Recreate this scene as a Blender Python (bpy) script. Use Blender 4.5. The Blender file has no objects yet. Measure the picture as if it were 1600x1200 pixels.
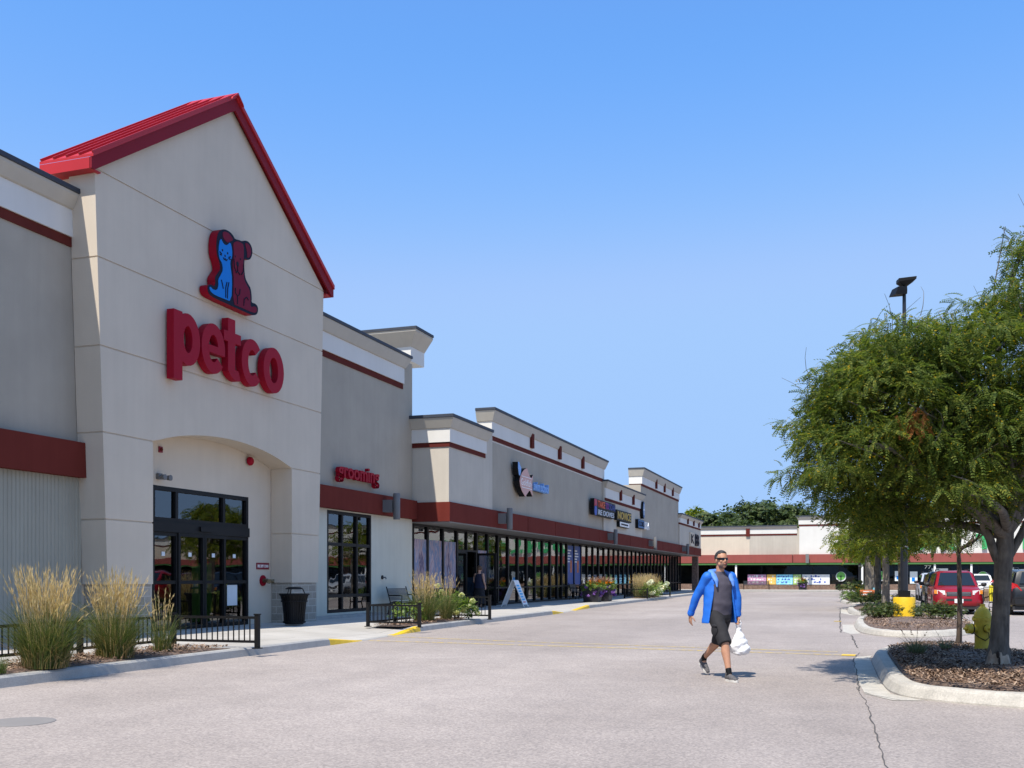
import bpy, bmesh, math, random
import numpy as np
from mathutils import Vector, Matrix, noise as mnoise
random.seed(7); RNG = np.random.default_rng(11)
R = math.radians
scene = bpy.context.scene
COL = scene.collection

# ------------------------------------------------------------------ camera
YAW = R(18.93)
cam_d = bpy.data.cameras.new('camera'); cam = bpy.data.objects.new('camera', cam_d); COL.objects.link(cam)
cam.location = (0, 0, 1.42); cam.rotation_euler = (R(90), 0, YAW)
cam_d.sensor_width = 36; cam_d.lens = 35.1; cam_d.shift_y = 0.1888
cam_d.clip_start = 0.1; cam_d.clip_end = 6000
scene.camera = cam
scene.render.resolution_x = 1024; scene.render.resolution_y = 768

# ------------------------------------------------------------------ world, sun, exposure
SUN = Vector((-0.125, -0.60, 1.0)).normalized()
world = bpy.data.worlds.new('World'); scene.world = world; world.use_nodes = True
wn = world.node_tree; wn.nodes.clear()
sky = wn.nodes.new('ShaderNodeTexSky'); sky.sky_type = 'NISHITA'; sky.sun_disc = False
sky.sun_elevation = math.asin(SUN.z); sky.sun_rotation = math.atan2(SUN.x, SUN.y)
sky.altitude = 0; sky.air_density = 1.0; sky.dust_density = 0.4; sky.ozone_density = 3.0
bg = wn.nodes.new('ShaderNodeBackground'); bg.inputs['Strength'].default_value = 0.15
wo = wn.nodes.new('ShaderNodeOutputWorld')
# tone of this day's sky: deeper blue overhead, even pale blue (no glare) towards the horizon
EXPO = 0.45; KS = 0.15 * 2**EXPO
sp = wn.nodes.new('ShaderNodeSeparateColor'); cbn = wn.nodes.new('ShaderNodeCombineColor'); wn.links.new(sky.outputs[0], sp.inputs[0])
for i, (g, a, lim) in enumerate(((1.85, 2.70, .375), (.868, .971, .60), (1.0, 1.47, .99))):
    m1 = wn.nodes.new('ShaderNodeMath'); m1.operation = 'MULTIPLY'; m1.inputs[1].default_value = 0.205; wn.links.new(sp.outputs[i], m1.inputs[0])
    m2 = wn.nodes.new('ShaderNodeMath'); m2.operation = 'POWER'; m2.inputs[1].default_value = g; wn.links.new(m1.outputs[0], m2.inputs[0])
    m3 = wn.nodes.new('ShaderNodeMath'); m3.operation = 'MULTIPLY'; m3.inputs[1].default_value = a; wn.links.new(m2.outputs[0], m3.inputs[0])
    m4 = wn.nodes.new('ShaderNodeMath'); m4.operation = 'SMOOTH_MIN'; m4.inputs[1].default_value = lim; m4.inputs[2].default_value = lim*.25; wn.links.new(m3.outputs[0], m4.inputs[0])
    mx = wn.nodes.new('ShaderNodeMath'); mx.operation = 'SMOOTH_MAX'; mx.inputs[1].default_value = (.15, .37, .80)[i]; mx.inputs[2].default_value = .03; wn.links.new(m4.outputs[0], mx.inputs[0])
    m5 = wn.nodes.new('ShaderNodeMath'); m5.operation = 'MULTIPLY'; m5.inputs[1].default_value = 1/KS; wn.links.new(mx.outputs[0], m5.inputs[0])
    wn.links.new(m5.outputs[0], cbn.inputs[i])
wn.links.new(cbn.outputs[0], bg.inputs['Color']); wn.links.new(bg.outputs[0], wo.inputs['Surface'])
sl = bpy.data.lights.new('sun', 'SUN'); sl.energy = 4.5; sl.angle = R(0.53); sl.color = (1.0, 0.935, 0.83)
sun = bpy.data.objects.new('sun', sl); COL.objects.link(sun)
sun.rotation_euler = (-SUN).to_track_quat('-Z', 'Y').to_euler(); sun.location = (-20, -30, 60)
vs = scene.view_settings
vs.view_transform = 'Standard'; vs.look = 'None'; vs.gamma = 1.0; vs.use_curve_mapping = False
vs.exposure = EXPO

# ------------------------------------------------------------------ helpers
def link(o): COL.objects.link(o); return o
def tag(o, label=None, cat=None, group=None, kind=None):
    if label: o['label'] = label
    if cat: o['category'] = cat
    if group: o['group'] = group
    if kind: o['kind'] = kind
    return o
def thing(name, label, cat, loc=(0, 0, 0), rz=0, group=None):
    o = bpy.data.objects.new(name, None); o.empty_display_size = 0.2; link(o)
    o.location = loc; o.rotation_euler = (0, 0, rz)
    return tag(o, label, cat, group)
def root_of(o):
    while o.parent: o = o.parent
    return o
def copy_tree(o, parent=None):
    c = o.copy(); COL.objects.link(c); c.parent = parent
    for ch in list(o.children): copy_tree(ch, c)
    return c

class MB:
    """collects shapes into ONE mesh"""
    def __init__(s): s.v = []; s.f = []; s.m = []; s.mi = 0
    def raw(s, vs, fs, mi=None):
        b = len(s.v); s.v += [tuple(p) for p in vs]
        for f in fs: s.f.append(tuple(i + b for i in f)); s.m.append(s.mi if mi is None else mi)
        return s
    def box(s, x0, x1, y0, y1, z0, z1, mi=None):
        return s.raw([(x0,y0,z0),(x1,y0,z0),(x1,y1,z0),(x0,y1,z0),(x0,y0,z1),(x1,y0,z1),(x1,y1,z1),(x0,y1,z1)],
            [(0,3,2,1),(4,5,6,7),(0,1,5,4),(1,2,6,5),(2,3,7,6),(3,0,4,7)], mi)
    def bar(s, p, q, w, h=None, mi=None):
        """square bar between points"""
        h = h or w; p = Vector(p); q = Vector(q); d = (q - p).normalized()
        up = Vector((0, 0, 1)) if abs(d.z) < .95 else Vector((0, 1, 0))
        a = d.cross(up).normalized() * w / 2; b = a.normalized().cross(d).normalized() * h / 2
        vs = [p-a-b, p+a-b, p+a+b, p-a+b, q-a-b, q+a-b, q+a+b, q-a+b]
        return s.raw(vs, [(0,3,2,1),(4,5,6,7),(0,1,5,4),(1,2,6,5),(2,3,7,6),(3,0,4,7)], mi)
    def tube(s, pts, rad, n=8, mi=None, cap=True, ell=1.0):
        pts = [Vector(p) for p in pts]
        if not hasattr(rad, '__len__'): rad = [rad] * len(pts)
        vs = []; a = None
        for i, p in enumerate(pts):
            d = (pts[min(i+1, len(pts)-1)] - pts[max(i-1, 0)]).normalized()
            if a is None:
                a = d.cross(Vector((0, 0, 1)) if abs(d.z) < .9 else Vector((0, 1, 0))).normalized()
            else:
                a = (a - d * a.dot(d)).normalized()
            b = d.cross(a)
            for k in range(n):
                t = 2*math.pi*k/n; vs.append(p + (a*math.cos(t) + b*math.sin(t)*ell) * rad[i])
        fs = []
        for i in range(len(pts)-1):
            for k in range(n):
                k2 = (k+1) % n; fs.append((i*n+k, i*n+k2, (i+1)*n+k2, (i+1)*n+k))
        if cap: fs.append(tuple(range(n-1, -1, -1))); fs.append(tuple(range((len(pts)-1)*n, len(pts)*n)))
        return s.raw(vs, fs, mi)
    def lathe(s, prof, c=(0, 0, 0), n=20, mi=None, axis='z'):
        vs = []; fs = []
        for (r, z) in prof:
            for k in range(n):
                t = 2*math.pi*k/n; x, y = r*math.cos(t), r*math.sin(t)
                p = (x, y, z) if axis == 'z' else ((z, x, y) if axis == 'x' else (x, z, -y))
                vs.append((p[0]+c[0], p[1]+c[1], p[2]+c[2]))
        for i in range(len(prof)-1):
            for k in range(n):
                k2 = (k+1) % n; fs.append((i*n+k, i*n+k2, (i+1)*n+k2, (i+1)*n+k))
        fs.append(tuple(range(n-1, -1, -1))); fs.append(tuple(range((len(prof)-1)*n, len(prof)*n)))
        return s.raw(vs, fs, mi)
    def ball(s, c, r, n=10, mi=None):
        if not hasattr(r, '__len__'): r = (r, r, r)
        vs = []; fs = []; m = max(4, n*2//3)
        for i in range(m+1):
            ph = math.pi * (i + .0) / m
            ph = min(max(ph, .02), math.pi-.02)
            for k in range(n):
                t = 2*math.pi*k/n
                vs.append((c[0]+r[0]*math.sin(ph)*math.cos(t), c[1]+r[1]*math.sin(ph)*math.sin(t), c[2]+r[2]*math.cos(ph)))
        for i in range(m):
            for k in range(n):
                k2 = (k+1) % n; fs.append((i*n+k, (i+1)*n+k, (i+1)*n+k2, i*n+k2))
        fs.append(tuple(range(n))); fs.append(tuple(range((m+1)*n-1, m*n-1, -1)))
        return s.raw(vs, fs, mi)
    def prism(s, poly, o, u, w, depth, mi=None):
        """poly in plane (u,w) at origin o, extruded along u x w by depth"""
        o = Vector(o); u = Vector(u); w = Vector(w); nrm = u.cross(w).normalized()
        a = sum(poly[i][0]*poly[(i+1) % len(poly)][1] - poly[(i+1) % len(poly)][0]*poly[i][1] for i in range(len(poly)))
        if a < 0: poly = poly[::-1]
        n = len(poly)
        f = [o + u*p[0] + w*p[1] for p in poly]; b = [p - nrm*depth for p in f]
        from mathutils.geometry import tessellate_polygon
        tris = tessellate_polygon([[Vector((p[0], p[1], 0)) for p in poly]])
        fs = []
        for t in tris:
            ar = (poly[t[1]][0]-poly[t[0]][0])*(poly[t[2]][1]-poly[t[0]][1]) - (poly[t[2]][0]-poly[t[0]][0])*(poly[t[1]][1]-poly[t[0]][1])
            if ar < 0: t = (t[0], t[2], t[1])
            fs.append(tuple(t)); fs.append(tuple(n+i for i in reversed(t)))
        for i in range(n):
            j = (i+1) % n; fs.append((j, i, n+i, n+j))
        return s.raw(f+b, fs, mi)
    def sweep(s, path, prof, mi=None):
        """closed profile (offset,z) swept along a plan path; outward = right of travel; mitred"""
        P = [Vector((p[0], p[1])) for p in path]; n = len(P); off = []
        for i in range(n):
            ds = []
            if i > 0: ds.append((P[i]-P[i-1]).normalized())
            if i < n-1: ds.append((P[i+1]-P[i]).normalized())
            ns = [Vector((d.y, -d.x)) for d in ds]
            if len(ns) == 1: m = ns[0]
            else:
                m = (ns[0]+ns[1]); m = m / max(.2, m.dot(ns[0]))
            off.append(m)
        k = len(prof); vs = []
        for i in range(n):
            for (o, z) in prof: q = P[i] + off[i]*o; vs.append((q.x, q.y, z))
        fs = []
        for i in range(n-1):
            for j in range(k):
                j2 = (j+1) % k; fs.append((i*k+j, (i+1)*k+j, (i+1)*k+j2, i*k+j2))
        fs.append(tuple(range(k-1, -1, -1))); fs.append(tuple(range((n-1)*k, n*k)))
        return s.raw(vs, fs, mi)
    def build(s, name, mats, parent=None, local=False, smooth=None, loc=None, fixn=True, rz=0):
        me = bpy.data.meshes.new(name)
        vs = s.v
        if parent is not None and not local:
            r = root_of(parent); M = (Matrix.Translation(r.location) @ r.rotation_euler.to_matrix().to_4x4()).inverted()
            vs = [M @ Vector(p) for p in vs]
        me.from_pydata([tuple(p) for p in vs], [], s.f)
        if not isinstance(mats, (list, tuple)): mats = [mats]
        for m in mats: me.materials.append(m)
        if len(mats) > 1: me.polygons.foreach_set('material_index', s.m)
        if fixn:
            b = bmesh.new(); b.from_mesh(me); bmesh.ops.recalc_face_normals(b, faces=b.faces); b.to_mesh(me); b.free()
        if smooth:
            me.shade_smooth()
            if smooth < 180: me.set_sharp_from_angle(angle=R(smooth))
        me.update()
        o = bpy.data.objects.new(name, me); link(o)
        if parent is not None: o.parent = parent
        if loc is not None: o.location = loc
        if rz: o.rotation_euler = (0, 0, rz)
        return o

def np_mesh(name, V, nper, mats, parent=None, loc=None, smooth=False, local=True):
    """V: (N,k,3) array of N polygons of k verts"""
    N, k = V.shape[0], V.shape[1]
    if parent is not None and not local:
        r = root_of(parent); M = np.array((Matrix.Translation(r.location) @ r.rotation_euler.to_matrix().to_4x4()).inverted())
        V = V @ M[:3, :3].T + M[:3, 3]
    me = bpy.data.meshes.new(name)
    me.vertices.add(N*k); me.vertices.foreach_set('co', np.ascontiguousarray(V, dtype=np.float32).ravel())
    me.loops.add(N*k); me.loops.foreach_set('vertex_index', np.arange(N*k, dtype=np.int32))
    me.polygons.add(N); me.polygons.foreach_set('loop_start', np.arange(0, N*k, k, dtype=np.int32))
    me.polygons.foreach_set('loop_total', np.full(N, k, dtype=np.int32))
    for m in (mats if isinstance(mats, (list, tuple)) else [mats]): me.materials.append(m)
    me.update(calc_edges=True); me.validate()
    o = bpy.data.objects.new(name, me); link(o)
    if parent is not None: o.parent = parent
    if loc is not None: o.location = loc
    return o

def remeshed(mb, name, mat, parent, voxel=.008, smooth_it=6, local=True, wrinkle=0, wscale=8):
    o = mb.build('shape', mat)
    m = o.modifiers.new('r', 'REMESH'); m.mode = 'VOXEL'; m.voxel_size = voxel; m.use_smooth_shade = True
    s = o.modifiers.new('s', 'SMOOTH'); s.iterations = smooth_it; s.factor = .5
    dg = bpy.context.evaluated_depsgraph_get(); dg.update()
    me = bpy.data.meshes.new_from_object(o.evaluated_get(dg)); me.name = name
    bpy.data.objects.remove(o)
    if wrinkle:
        n = len(me.vertices); co = np.empty(n*3, np.float32); no = np.empty(n*3, np.float32)
        me.vertices.foreach_get('co', co); me.vertices.foreach_get('normal', no); co = co.reshape(-1, 3); no = no.reshape(-1, 3)
        d = np.array([mnoise.noise((p[0]*wscale, p[1]*wscale, p[2]*wscale*1.6)) + .5*mnoise.noise((p[0]*wscale*2.3, p[1]*wscale*2.3, p[2]*wscale*2.3)) for p in co.tolist()], np.float32)
        co += no*d[:, None]*wrinkle; me.vertices.foreach_set('co', co.ravel()); me.update()
    if not me.materials: me.materials.append(mat)
    me.shade_smooth()
    o = bpy.data.objects.new(name, me); link(o)
    if parent is not None: o.parent = parent
    return o

def text_into(mb, body, o, u, w, width, height, depth, mi=None, bold=0.0, cx=False):
    """real extruded letters fitted into width x height; o = lower-left (on the back plane)"""
    cu = bpy.data.curves.new('t', 'FONT'); cu.body = body; cu.size = 1; cu.resolution_u = 3
    cu.offset = bold; cu.extrude = .5
    ob = bpy.data.objects.new('t', cu); COL.objects.link(ob)
    dg = bpy.context.evaluated_depsgraph_get(); dg.update()
    me = bpy.data.meshes.new_from_object(ob.evaluated_get(dg))
    co = np.array([v.co[:] for v in me.vertices]); fs = [tuple(p.vertices) for p in me.polygons]
    bpy.data.objects.remove(ob); bpy.data.curves.remove(cu); bpy.data.meshes.remove(me)
    if not len(co): return
    mn, mx = co.min(0), co.max(0); sz = np.maximum(mx - mn, 1e-6)
    o = Vector(o); u = Vector(u); w = Vector(w); nn = u.cross(w)
    vs = [o + u*((c[0]-mn[0])/sz[0]*width) + w*((c[1]-mn[1])/sz[1]*height) + nn*((c[2]-mn[2])/sz[2]*depth) for c in co]
    mb.raw(vs, fs, mi)

# ------------------------------------------------------------------ materials
def nodes_of(name):
    m = bpy.data.materials.new(name); m.use_nodes = True; t = m.node_tree
    return m, t, t.nodes['Principled BSDF']
def N(t, typ, **kw):
    n = t.nodes.new(typ)
    for k, v in kw.items():
        if k in n.inputs: n.inputs[k].default_value = v
        else: setattr(n, k, v)
    return n
def mixc(t, fac, a, b, blend='MIX'):
    n = t.nodes.new('ShaderNodeMix'); n.data_type = 'RGBA'; n.blend_type = blend
    for sock, val in ((0, fac), (6, a), (7, b)):
        if hasattr(val, 'is_output'): t.links.new(val, n.inputs[sock])
        elif sock == 0: n.inputs[0].default_value = val
        else: n.inputs[sock].default_value = (*val, 1) if len(val) == 3 else val
    return n.outputs[2]
def ramp(t, src, a, b, c0=(0,0,0,1), c1=(1,1,1,1)):
    n = t.nodes.new('ShaderNodeValToRGB'); e = n.color_ramp.elements
    e[0].position = a; e[1].position = b; e[0].color = c0; e[1].color = c1
    t.links.new(src, n.inputs[0]); return n.outputs[0]
def coords(t, scale=(1, 1, 1)):
    tc = t.nodes.new('ShaderNodeTexCoord'); mp = t.nodes.new('ShaderNodeMapping')
    mp.inputs['Scale'].default_value = scale; t.links.new(tc.outputs['Object'], mp.inputs[0]); return mp.outputs[0]
def noise(t, scale, detail=4, co=None, rough=.55):
    n = N(t, 'ShaderNodeTexNoise', Scale=scale, Detail=detail, Roughness=rough)
    if co is not None: t.links.new(co, n.inputs['Vector'])
    return n.outputs['Fac']
def bump(t, b, h, strength, dist=.02):
    n = N(t, 'ShaderNodeBump', Strength=strength, Distance=dist)
    t.links.new(h, n.inputs['Height']); t.links.new(n.outputs[0], b.inputs['Normal'])

def surf(name, col, rough=.8, var=.12, vscale=3, bscale=0, bstr=.2, bdist=.01, metal=0, spec=.5, streak=0, coat=0, fine=0, fscale=120):
    m, t, b = nodes_of(name)
    co = coords(t)
    c = tuple(col)
    dk = tuple(x*(1-var) for x in c); lt = tuple(min(1, x*(1+var)) for x in c)
    out = mixc(t, ramp(t, noise(t, vscale, 6, co), .3, .7), dk, lt)
    if streak:
        st = noise(t, 1.0, 5, coords(t, (5, 5, .35)))
        out = mixc(t, streak, out, mixc(t, ramp(t, st, .35, .65), (.55, .52, .48), (1, 1, 1)), 'MULTIPLY')
    if fine:
        out = mixc(t, fine, out, mixc(t, ramp(t, noise(t, fscale, 3, co), .35, .65), (.45, .45, .45), (1, 1, 1)), 'MULTIPLY')
    t.links.new(out, b.inputs['Base Color'])
    b.inputs['Roughness'].default_value = rough; b.inputs['Metallic'].default_value = metal
    b.inputs['Specular IOR Level'].default_value = spec
    if coat: b.inputs['Coat Weight'].default_value = coat; b.inputs['Coat Roughness'].default_value = .06
    if bscale: bump(t, b, noise(t, bscale, 4, co), bstr, bdist)
    return m

M = {}
M['cream'] = surf('cream_stucco', (.63, .545, .44), .9, .05, .7, 160, .35, .006, streak=.07, fine=.14, fscale=220)
M['grey_stucco'] = surf('grey_stucco', (.41, .365, .30), .9, .07, .8, 130, .45, .008, streak=.09, fine=.2, fscale=150)
M['light_stucco'] = surf('light_grey_stucco', (.55, .50, .425), .9, .06, .8, 120, .5, .008, streak=.09, fine=.2, fscale=140)
M['pale_wall'] = surf('pale_wall', (.58, .565, .475), .85, .05, .9, 120, .3, .005, streak=.12)
M['siding'] = surf('ribbed_siding', (.36, .345, .29), .8, .05, .9, streak=.15, spec=.2)
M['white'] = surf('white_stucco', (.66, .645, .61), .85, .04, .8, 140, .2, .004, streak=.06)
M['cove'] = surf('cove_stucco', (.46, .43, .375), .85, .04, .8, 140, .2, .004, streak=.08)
M['cap'] = surf('cap_metal', (.045, .053, .072), .6, .08, 2, spec=.25)
M['maroon'] = surf('maroon_trim', (.115, .023, .018), .85, .08, 1.2, 140, .2, .004, streak=.12, spec=.12)
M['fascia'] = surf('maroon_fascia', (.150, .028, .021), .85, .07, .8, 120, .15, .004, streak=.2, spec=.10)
M['red_metal'] = surf('red_roof_metal', (.43, .020, .026), .45, .05, 1.2, spec=.3)
M['red_dark'] = surf('dark_red_metal', (.21, .007, .016), .6, .05, 1.2, spec=.2)
M['frame'] = surf('black_aluminium', (.009, .009, .010), .5, .1, 3, spec=.22)
M['black'] = surf('black_paint', (.007, .007, .008), .55, .1, 4, spec=.22)
M['steel'] = surf('grey_steel', (.16, .16, .163), .55, .08, 2, spec=.3)
M['sign_red'] = surf('sign_red', (.31, .004, .020), .55, .03, 2, spec=.15)
M['sign_red_side'] = surf('sign_red_return', (.22, .008, .025), .4, .03, 2)
M['sign_navy'] = surf('sign_navy', (.010, .013, .028), .6, .03, 2, spec=.12)
M['sign_maroon'] = surf('sign_maroon', (.17, .010, .032), .6, .03, 2, spec=.12)
M['sign_blue'] = surf('sign_blue', (.006, .19, .62), .55, .03, 2, spec=.15)
M['white_paint'] = surf('white_paint', (.80, .80, .80), .5, .03, 4)
M['yellow_paint'] = surf('yellow_paint', (.82, .52, .012), .5, .08, 6, fine=.2, fscale=25)
M['kerb'] = surf('kerb_concrete', (.50, .465, .405), .9, .14, 5, 60, .5, .01, fine=.35, fscale=45)
M['kerb_grey'] = surf('grey_kerb', (.40, .385, .36), .9, .12, 4, 60, .4, .01, fine=.3, fscale=60)
M['skin'] = surf('skin', (.46, .235, .145), .55, .08, 30)
M['skin_pale'] = surf('pale_skin', (.55, .32, .23), .55, .08, 30)

def make_asphalt():
    m, t, b = nodes_of('worn_asphalt'); co = coords(t)
    big = ramp(t, noise(t, .22, 5, co), .3, .72); mid = ramp(t, noise(t, 1.7, 6, co), .25, .75)
    lane = ramp(t, noise(t, .5, 4, coords(t, (1, .05, 1))), .35, .7)
    c = mixc(t, big, (.385, .337, .303), (.475, .42, .382))
    c = mixc(t, .45, c, mixc(t, mid, (.72, .72, .73), (1.08, 1.07, 1.06)), 'MULTIPLY')
    c = mixc(t, .34, c, mixc(t, lane, (.70, .70, .71), (1, 1, 1)), 'MULTIPLY')
    swp = ramp(t, noise(t, .16, 3, coords(t, (1, .35, 1)), .4), .44, .56)
    c = mixc(t, .26, c, mixc(t, swp, (.62, .62, .63), (1, 1, 1)), 'MULTIPLY')
    v = N(t, 'ShaderNodeTexVoronoi', Scale=55); t.links.new(co, v.inputs['Vector'])
    spk = ramp(t, v.outputs['Color'], .15, .9, (.52, .51, .53, 1), (1.25, 1.23, 1.2, 1))
    c = mixc(t, .55, c, spk, 'MULTIPLY')
    f2 = noise(t, 26, 5, co, .75); c = mixc(t, .38, c, ramp(t, f2, .36, .62, (.6, .6, .61, 1), (1.12, 1.1, 1.1, 1)), 'MULTIPLY')
    # oil spots
    ol = ramp(t, noise(t, .9, 3, co), .70, .78); c = mixc(t, ol, c, mixc(t, .22, c, (.05, .05, .05)))
    t.links.new(c, b.inputs['Base Color']); b.inputs['Roughness'].default_value = .92
    b.inputs['Specular IOR Level'].default_value = .25
    bump(t, b, noise(t, 70, 4, co), .5, .006); return m
M['asphalt'] = make_asphalt()

def make_concrete():
    m, t, b = nodes_of('sidewalk_concrete'); co = coords(t)
    c = mixc(t, ramp(t, noise(t, .5, 6, co), .3, .7), (.40, .375, .335), (.52, .49, .445))
    c = mixc(t, .3, c, ramp(t, noise(t, 45, 4, co), .3, .7, (.7, .7, .7, 1), (1, 1, 1, 1)), 'MULTIPLY')
    br = N(t, 'ShaderNodeTexBrick', Scale=1.0); t.links.new(co, br.inputs['Vector'])
    br.offset = 0; br.inputs['Brick Width'].default_value = 1.6; br.inputs['Row Height'].default_value = 1.6
    br.inputs['Mortar Size'].default_value = .012; br.inputs['Mortar Smooth'].default_value = .2
    br.inputs['Color1'].default_value = (1, 1, 1, 1); br.inputs['Color2'].default_value = (.93, .93, .93, 1); br.inputs['Mortar'].default_value = (.35, .33, .3, 1)
    c = mixc(t, .8, c, br.outputs[0], 'MULTIPLY')
    t.links.new(c, b.inputs['Base Color']); b.inputs['Roughness'].default_value = .9
    bump(t, b, noise(t, 90, 3, co), .25, .004); return m
M['concrete'] = make_concrete()

def make_mulch():
    m, t, b = nodes_of('bark_mulch'); co = coords(t, (1, 1.8, 1))
    v = N(t, 'ShaderNodeTexVoronoi', Scale=26); t.links.new(co, v.inputs['Vector'])
    c = ramp(t, v.outputs['Color'], .1, .9, (.07, .042, .03, 1), (.31, .205, .15, 1))
    c = mixc(t, ramp(t, noise(t, 1.2, 4, co), .35, .7), c, mixc(t, .5, c, (.20, .17, .15)))
    t.links.new(c, b.inputs['Base Color']); b.inputs['Roughness'].default_value = .95
    bump(t, b, v.outputs['Distance'], 1.0, .03); return m
M['mulch'] = make_mulch()

def island_mat(name, stops, rough=.6, trans=0, spec=.35, bumpy=False):
    """colour picked per loose piece (leaf, blade, chip)"""
    m, t, b = nodes_of(name)
    g = t.nodes.new('ShaderNodeNewGeometry'); r = t.nodes.new('ShaderNodeValToRGB'); e = r.color_ramp.elements
    r.color_ramp.interpolation = 'LINEAR'
    while len(e) < len(stops): e.new(.5)
    for i, (p, c) in enumerate(stops): e[i].position = p; e[i].color = (*c, 1)
    t.links.new(g.outputs['Random Per Island'], r.inputs[0])
    big = noise(t, .8, 3, coords(t))
    c = mixc(t, .55, r.outputs[0], mixc(t, ramp(t, big, .35, .65), (.7, .78, .7), (1.25, 1.15, .95)), 'MULTIPLY')
    t.links.new(c, b.inputs['Base Color']); b.inputs['Roughness'].default_value = rough
    b.inputs['Specular IOR Level'].default_value = spec
    if trans:
        tr = t.nodes.new('ShaderNodeBsdfTranslucent'); mx = t.nodes.new('ShaderNodeMixShader'); mx.inputs[0].default_value = trans
        br = mixc(t, 1.0, c, (1.5, 1.6, .8), 'MULTIPLY'); t.links.new(br, tr.inputs['Color'])
        t.links.new(b.outputs[0], mx.inputs[1]); t.links.new(tr.outputs[0], mx.inputs[2])
        t.links.new(mx.outputs[0], t.nodes['Material Output'].inputs['Surface'])
    return m
M['leaf'] = island_mat('locust_leaf', [(0, (.036, .064, .017)), (.4, (.078, .116, .026)), (.8, (.145, .180, .040)), (.972, (.21, .22, .05)), (.988, (.42, .28, .015))], .6, .42, spec=.12)
M['leaf_yellow'] = island_mat('light_locust_leaf', [(0, (.065, .10, .012)), (.5, (.13, .168, .02)), (.9, (.21, .235, .03)), (.97, (.33, .26, .03))], .6, .4, spec=.15)
M['leaf_dark'] = island_mat('distant_leaf', [(0, (.026, .046, .014)), (.5, (.052, .082, .025)), (1, (.10, .132, .042))], .6, .25)
M['shrub_leaf'] = island_mat('shrub_leaf', [(0, (.03, .055, .016)), (.5, (.065, .098, .028)), (.9, (.11, .14, .04)), (1, (.2, .16, .06))], .5, .25)
M['hyd_leaf'] = island_mat('hydrangea_leaf', [(0, (.07, .13, .025)), (.6, (.14, .21, .04)), (1, (.22, .28, .07))], .45, .3)
M['hyd_flower'] = island_mat('hydrangea_bloom', [(0, (.42, .45, .20)), (.6, (.60, .60, .33)), (1, (.72, .72, .52))], .6, .3)
M['white_flower'] = island_mat('white_bloom', [(0, (.65, .65, .58)), (1, (.82, .82, .80))], .6, .3)
M['blade'] = island_mat('grass_blade', [(0, (.05, .085, .02)), (.45, (.085, .125, .03)), (.75, (.13, .15, .05)), (1, (.24, .20, .085))], .5, .3)
M['blade_blue'] = island_mat('grey_green_blade', [(0, (.10, .13, .09)), (.6, (.15, .18, .12)), (1, (.24, .22, .13))], .5, .3)
M['plume'] = island_mat('seed_plume', [(0, (.38, .27, .14)), (.5, (.54, .41, .24)), (1, (.72, .58, .38))], .7, .35)
M['plume_purple'] = island_mat('purple_plume', [(0, (.16, .07, .06)), (.5, (.26, .14, .11)), (1, (.42, .27, .22))], .7, .3)
M['petal_purple'] = island_mat('purple_petal', [(0, (.17, .06, .42)), (.6, (.30, .14, .60)), (1, (.48, .30, .75))], .6, .3)
M['petal_orange'] = island_mat('orange_petal', [(0, (.65, .16, .01)), (.6, (.80, .30, .01)), (1, (.85, .50, .03))], .6, .3)
M['chip'] = island_mat('bark_chip', [(0, (.06, .035, .024)), (.4, (.16, .098, .066)), (.8, (.30, .195, .14)), (1, (.44, .33, .26))], .9)
M['dry_leaf'] = island_mat('dry_leaf', [(0, (.25, .09, .03)), (1, (.40, .16, .05))], .8, .2)

def make_bark(name, dark, light, scale=14):
    m, t, b = nodes_of(name); co = coords(t, (1, 1, .22))
    n = noise(t, scale, 6, co, .65)
    c = mixc(t, ramp(t, n, .3, .7), dark, light)
    c = mixc(t, ramp(t, noise(t, 3, 4, coords(t)), .5, .75), c, mixc(t, .5, c, (.32, .28, .22)))
    t.links.new(c, b.inputs['Base Color']); b.inputs['Roughness'].default_value = .95
    bump(t, b, n, .9, .03); return m
M['bark'] = make_bark('grey_bark', (.045, .041, .036), (.165, .15, .132))
M['bark_light'] = make_bark('light_bark', (.12, .10, .08), (.26, .225, .18))
M['bark_bare'] = make_bark('bare_wood', (.20, .14, .10), (.60, .50, .40), 10)
M['twig'] = surf('twig', (.085, .06, .045), .9, .2, 8)

def make_glass(name, tint=(.34, .36, .37), ior=2.1, wob=.07):
    m, t, b = nodes_of(name); t.nodes.remove(b)
    fr = N(t, 'ShaderNodeFresnel', IOR=ior); gl = N(t, 'ShaderNodeBsdfGlossy', Roughness=.012); gl.inputs['Color'].default_value = (.95, .96, .97, 1)
    tr = N(t, 'ShaderNodeBsdfTransparent'); tr.inputs['Color'].default_value = (*tint, 1)
    mx = t.nodes.new('ShaderNodeMixShader'); t.links.new(fr.outputs[0], mx.inputs[0])
    t.links.new(tr.outputs[0], mx.inputs[1]); t.links.new(gl.outputs[0], mx.inputs[2])
    t.links.new(mx.outputs[0], t.nodes['Material Output'].inputs['Surface'])
    bp = N(t, 'ShaderNodeBump', Strength=wob, Distance=.05)
    t.links.new(noise(t, 1.1, 1, coords(t)), bp.inputs['Height']); t.links.new(bp.outputs[0], gl.inputs['Normal'])
    return m
M['glass'] = make_glass('shop_glass')
M['far_glass'] = make_glass('far_shop_glass', (.40,.42,.43), 1.38, .05)
M['car_glass'] = make_glass('car_glass', (.10, .12, .13), 1.5, 0)
M['inside'] = surf('dim_interior', (.045, .043, .04), .9, .5, 1.2)
M['inside_light'] = surf('interior_floor', (.18, .17, .155), .6, .3, 1)

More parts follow.
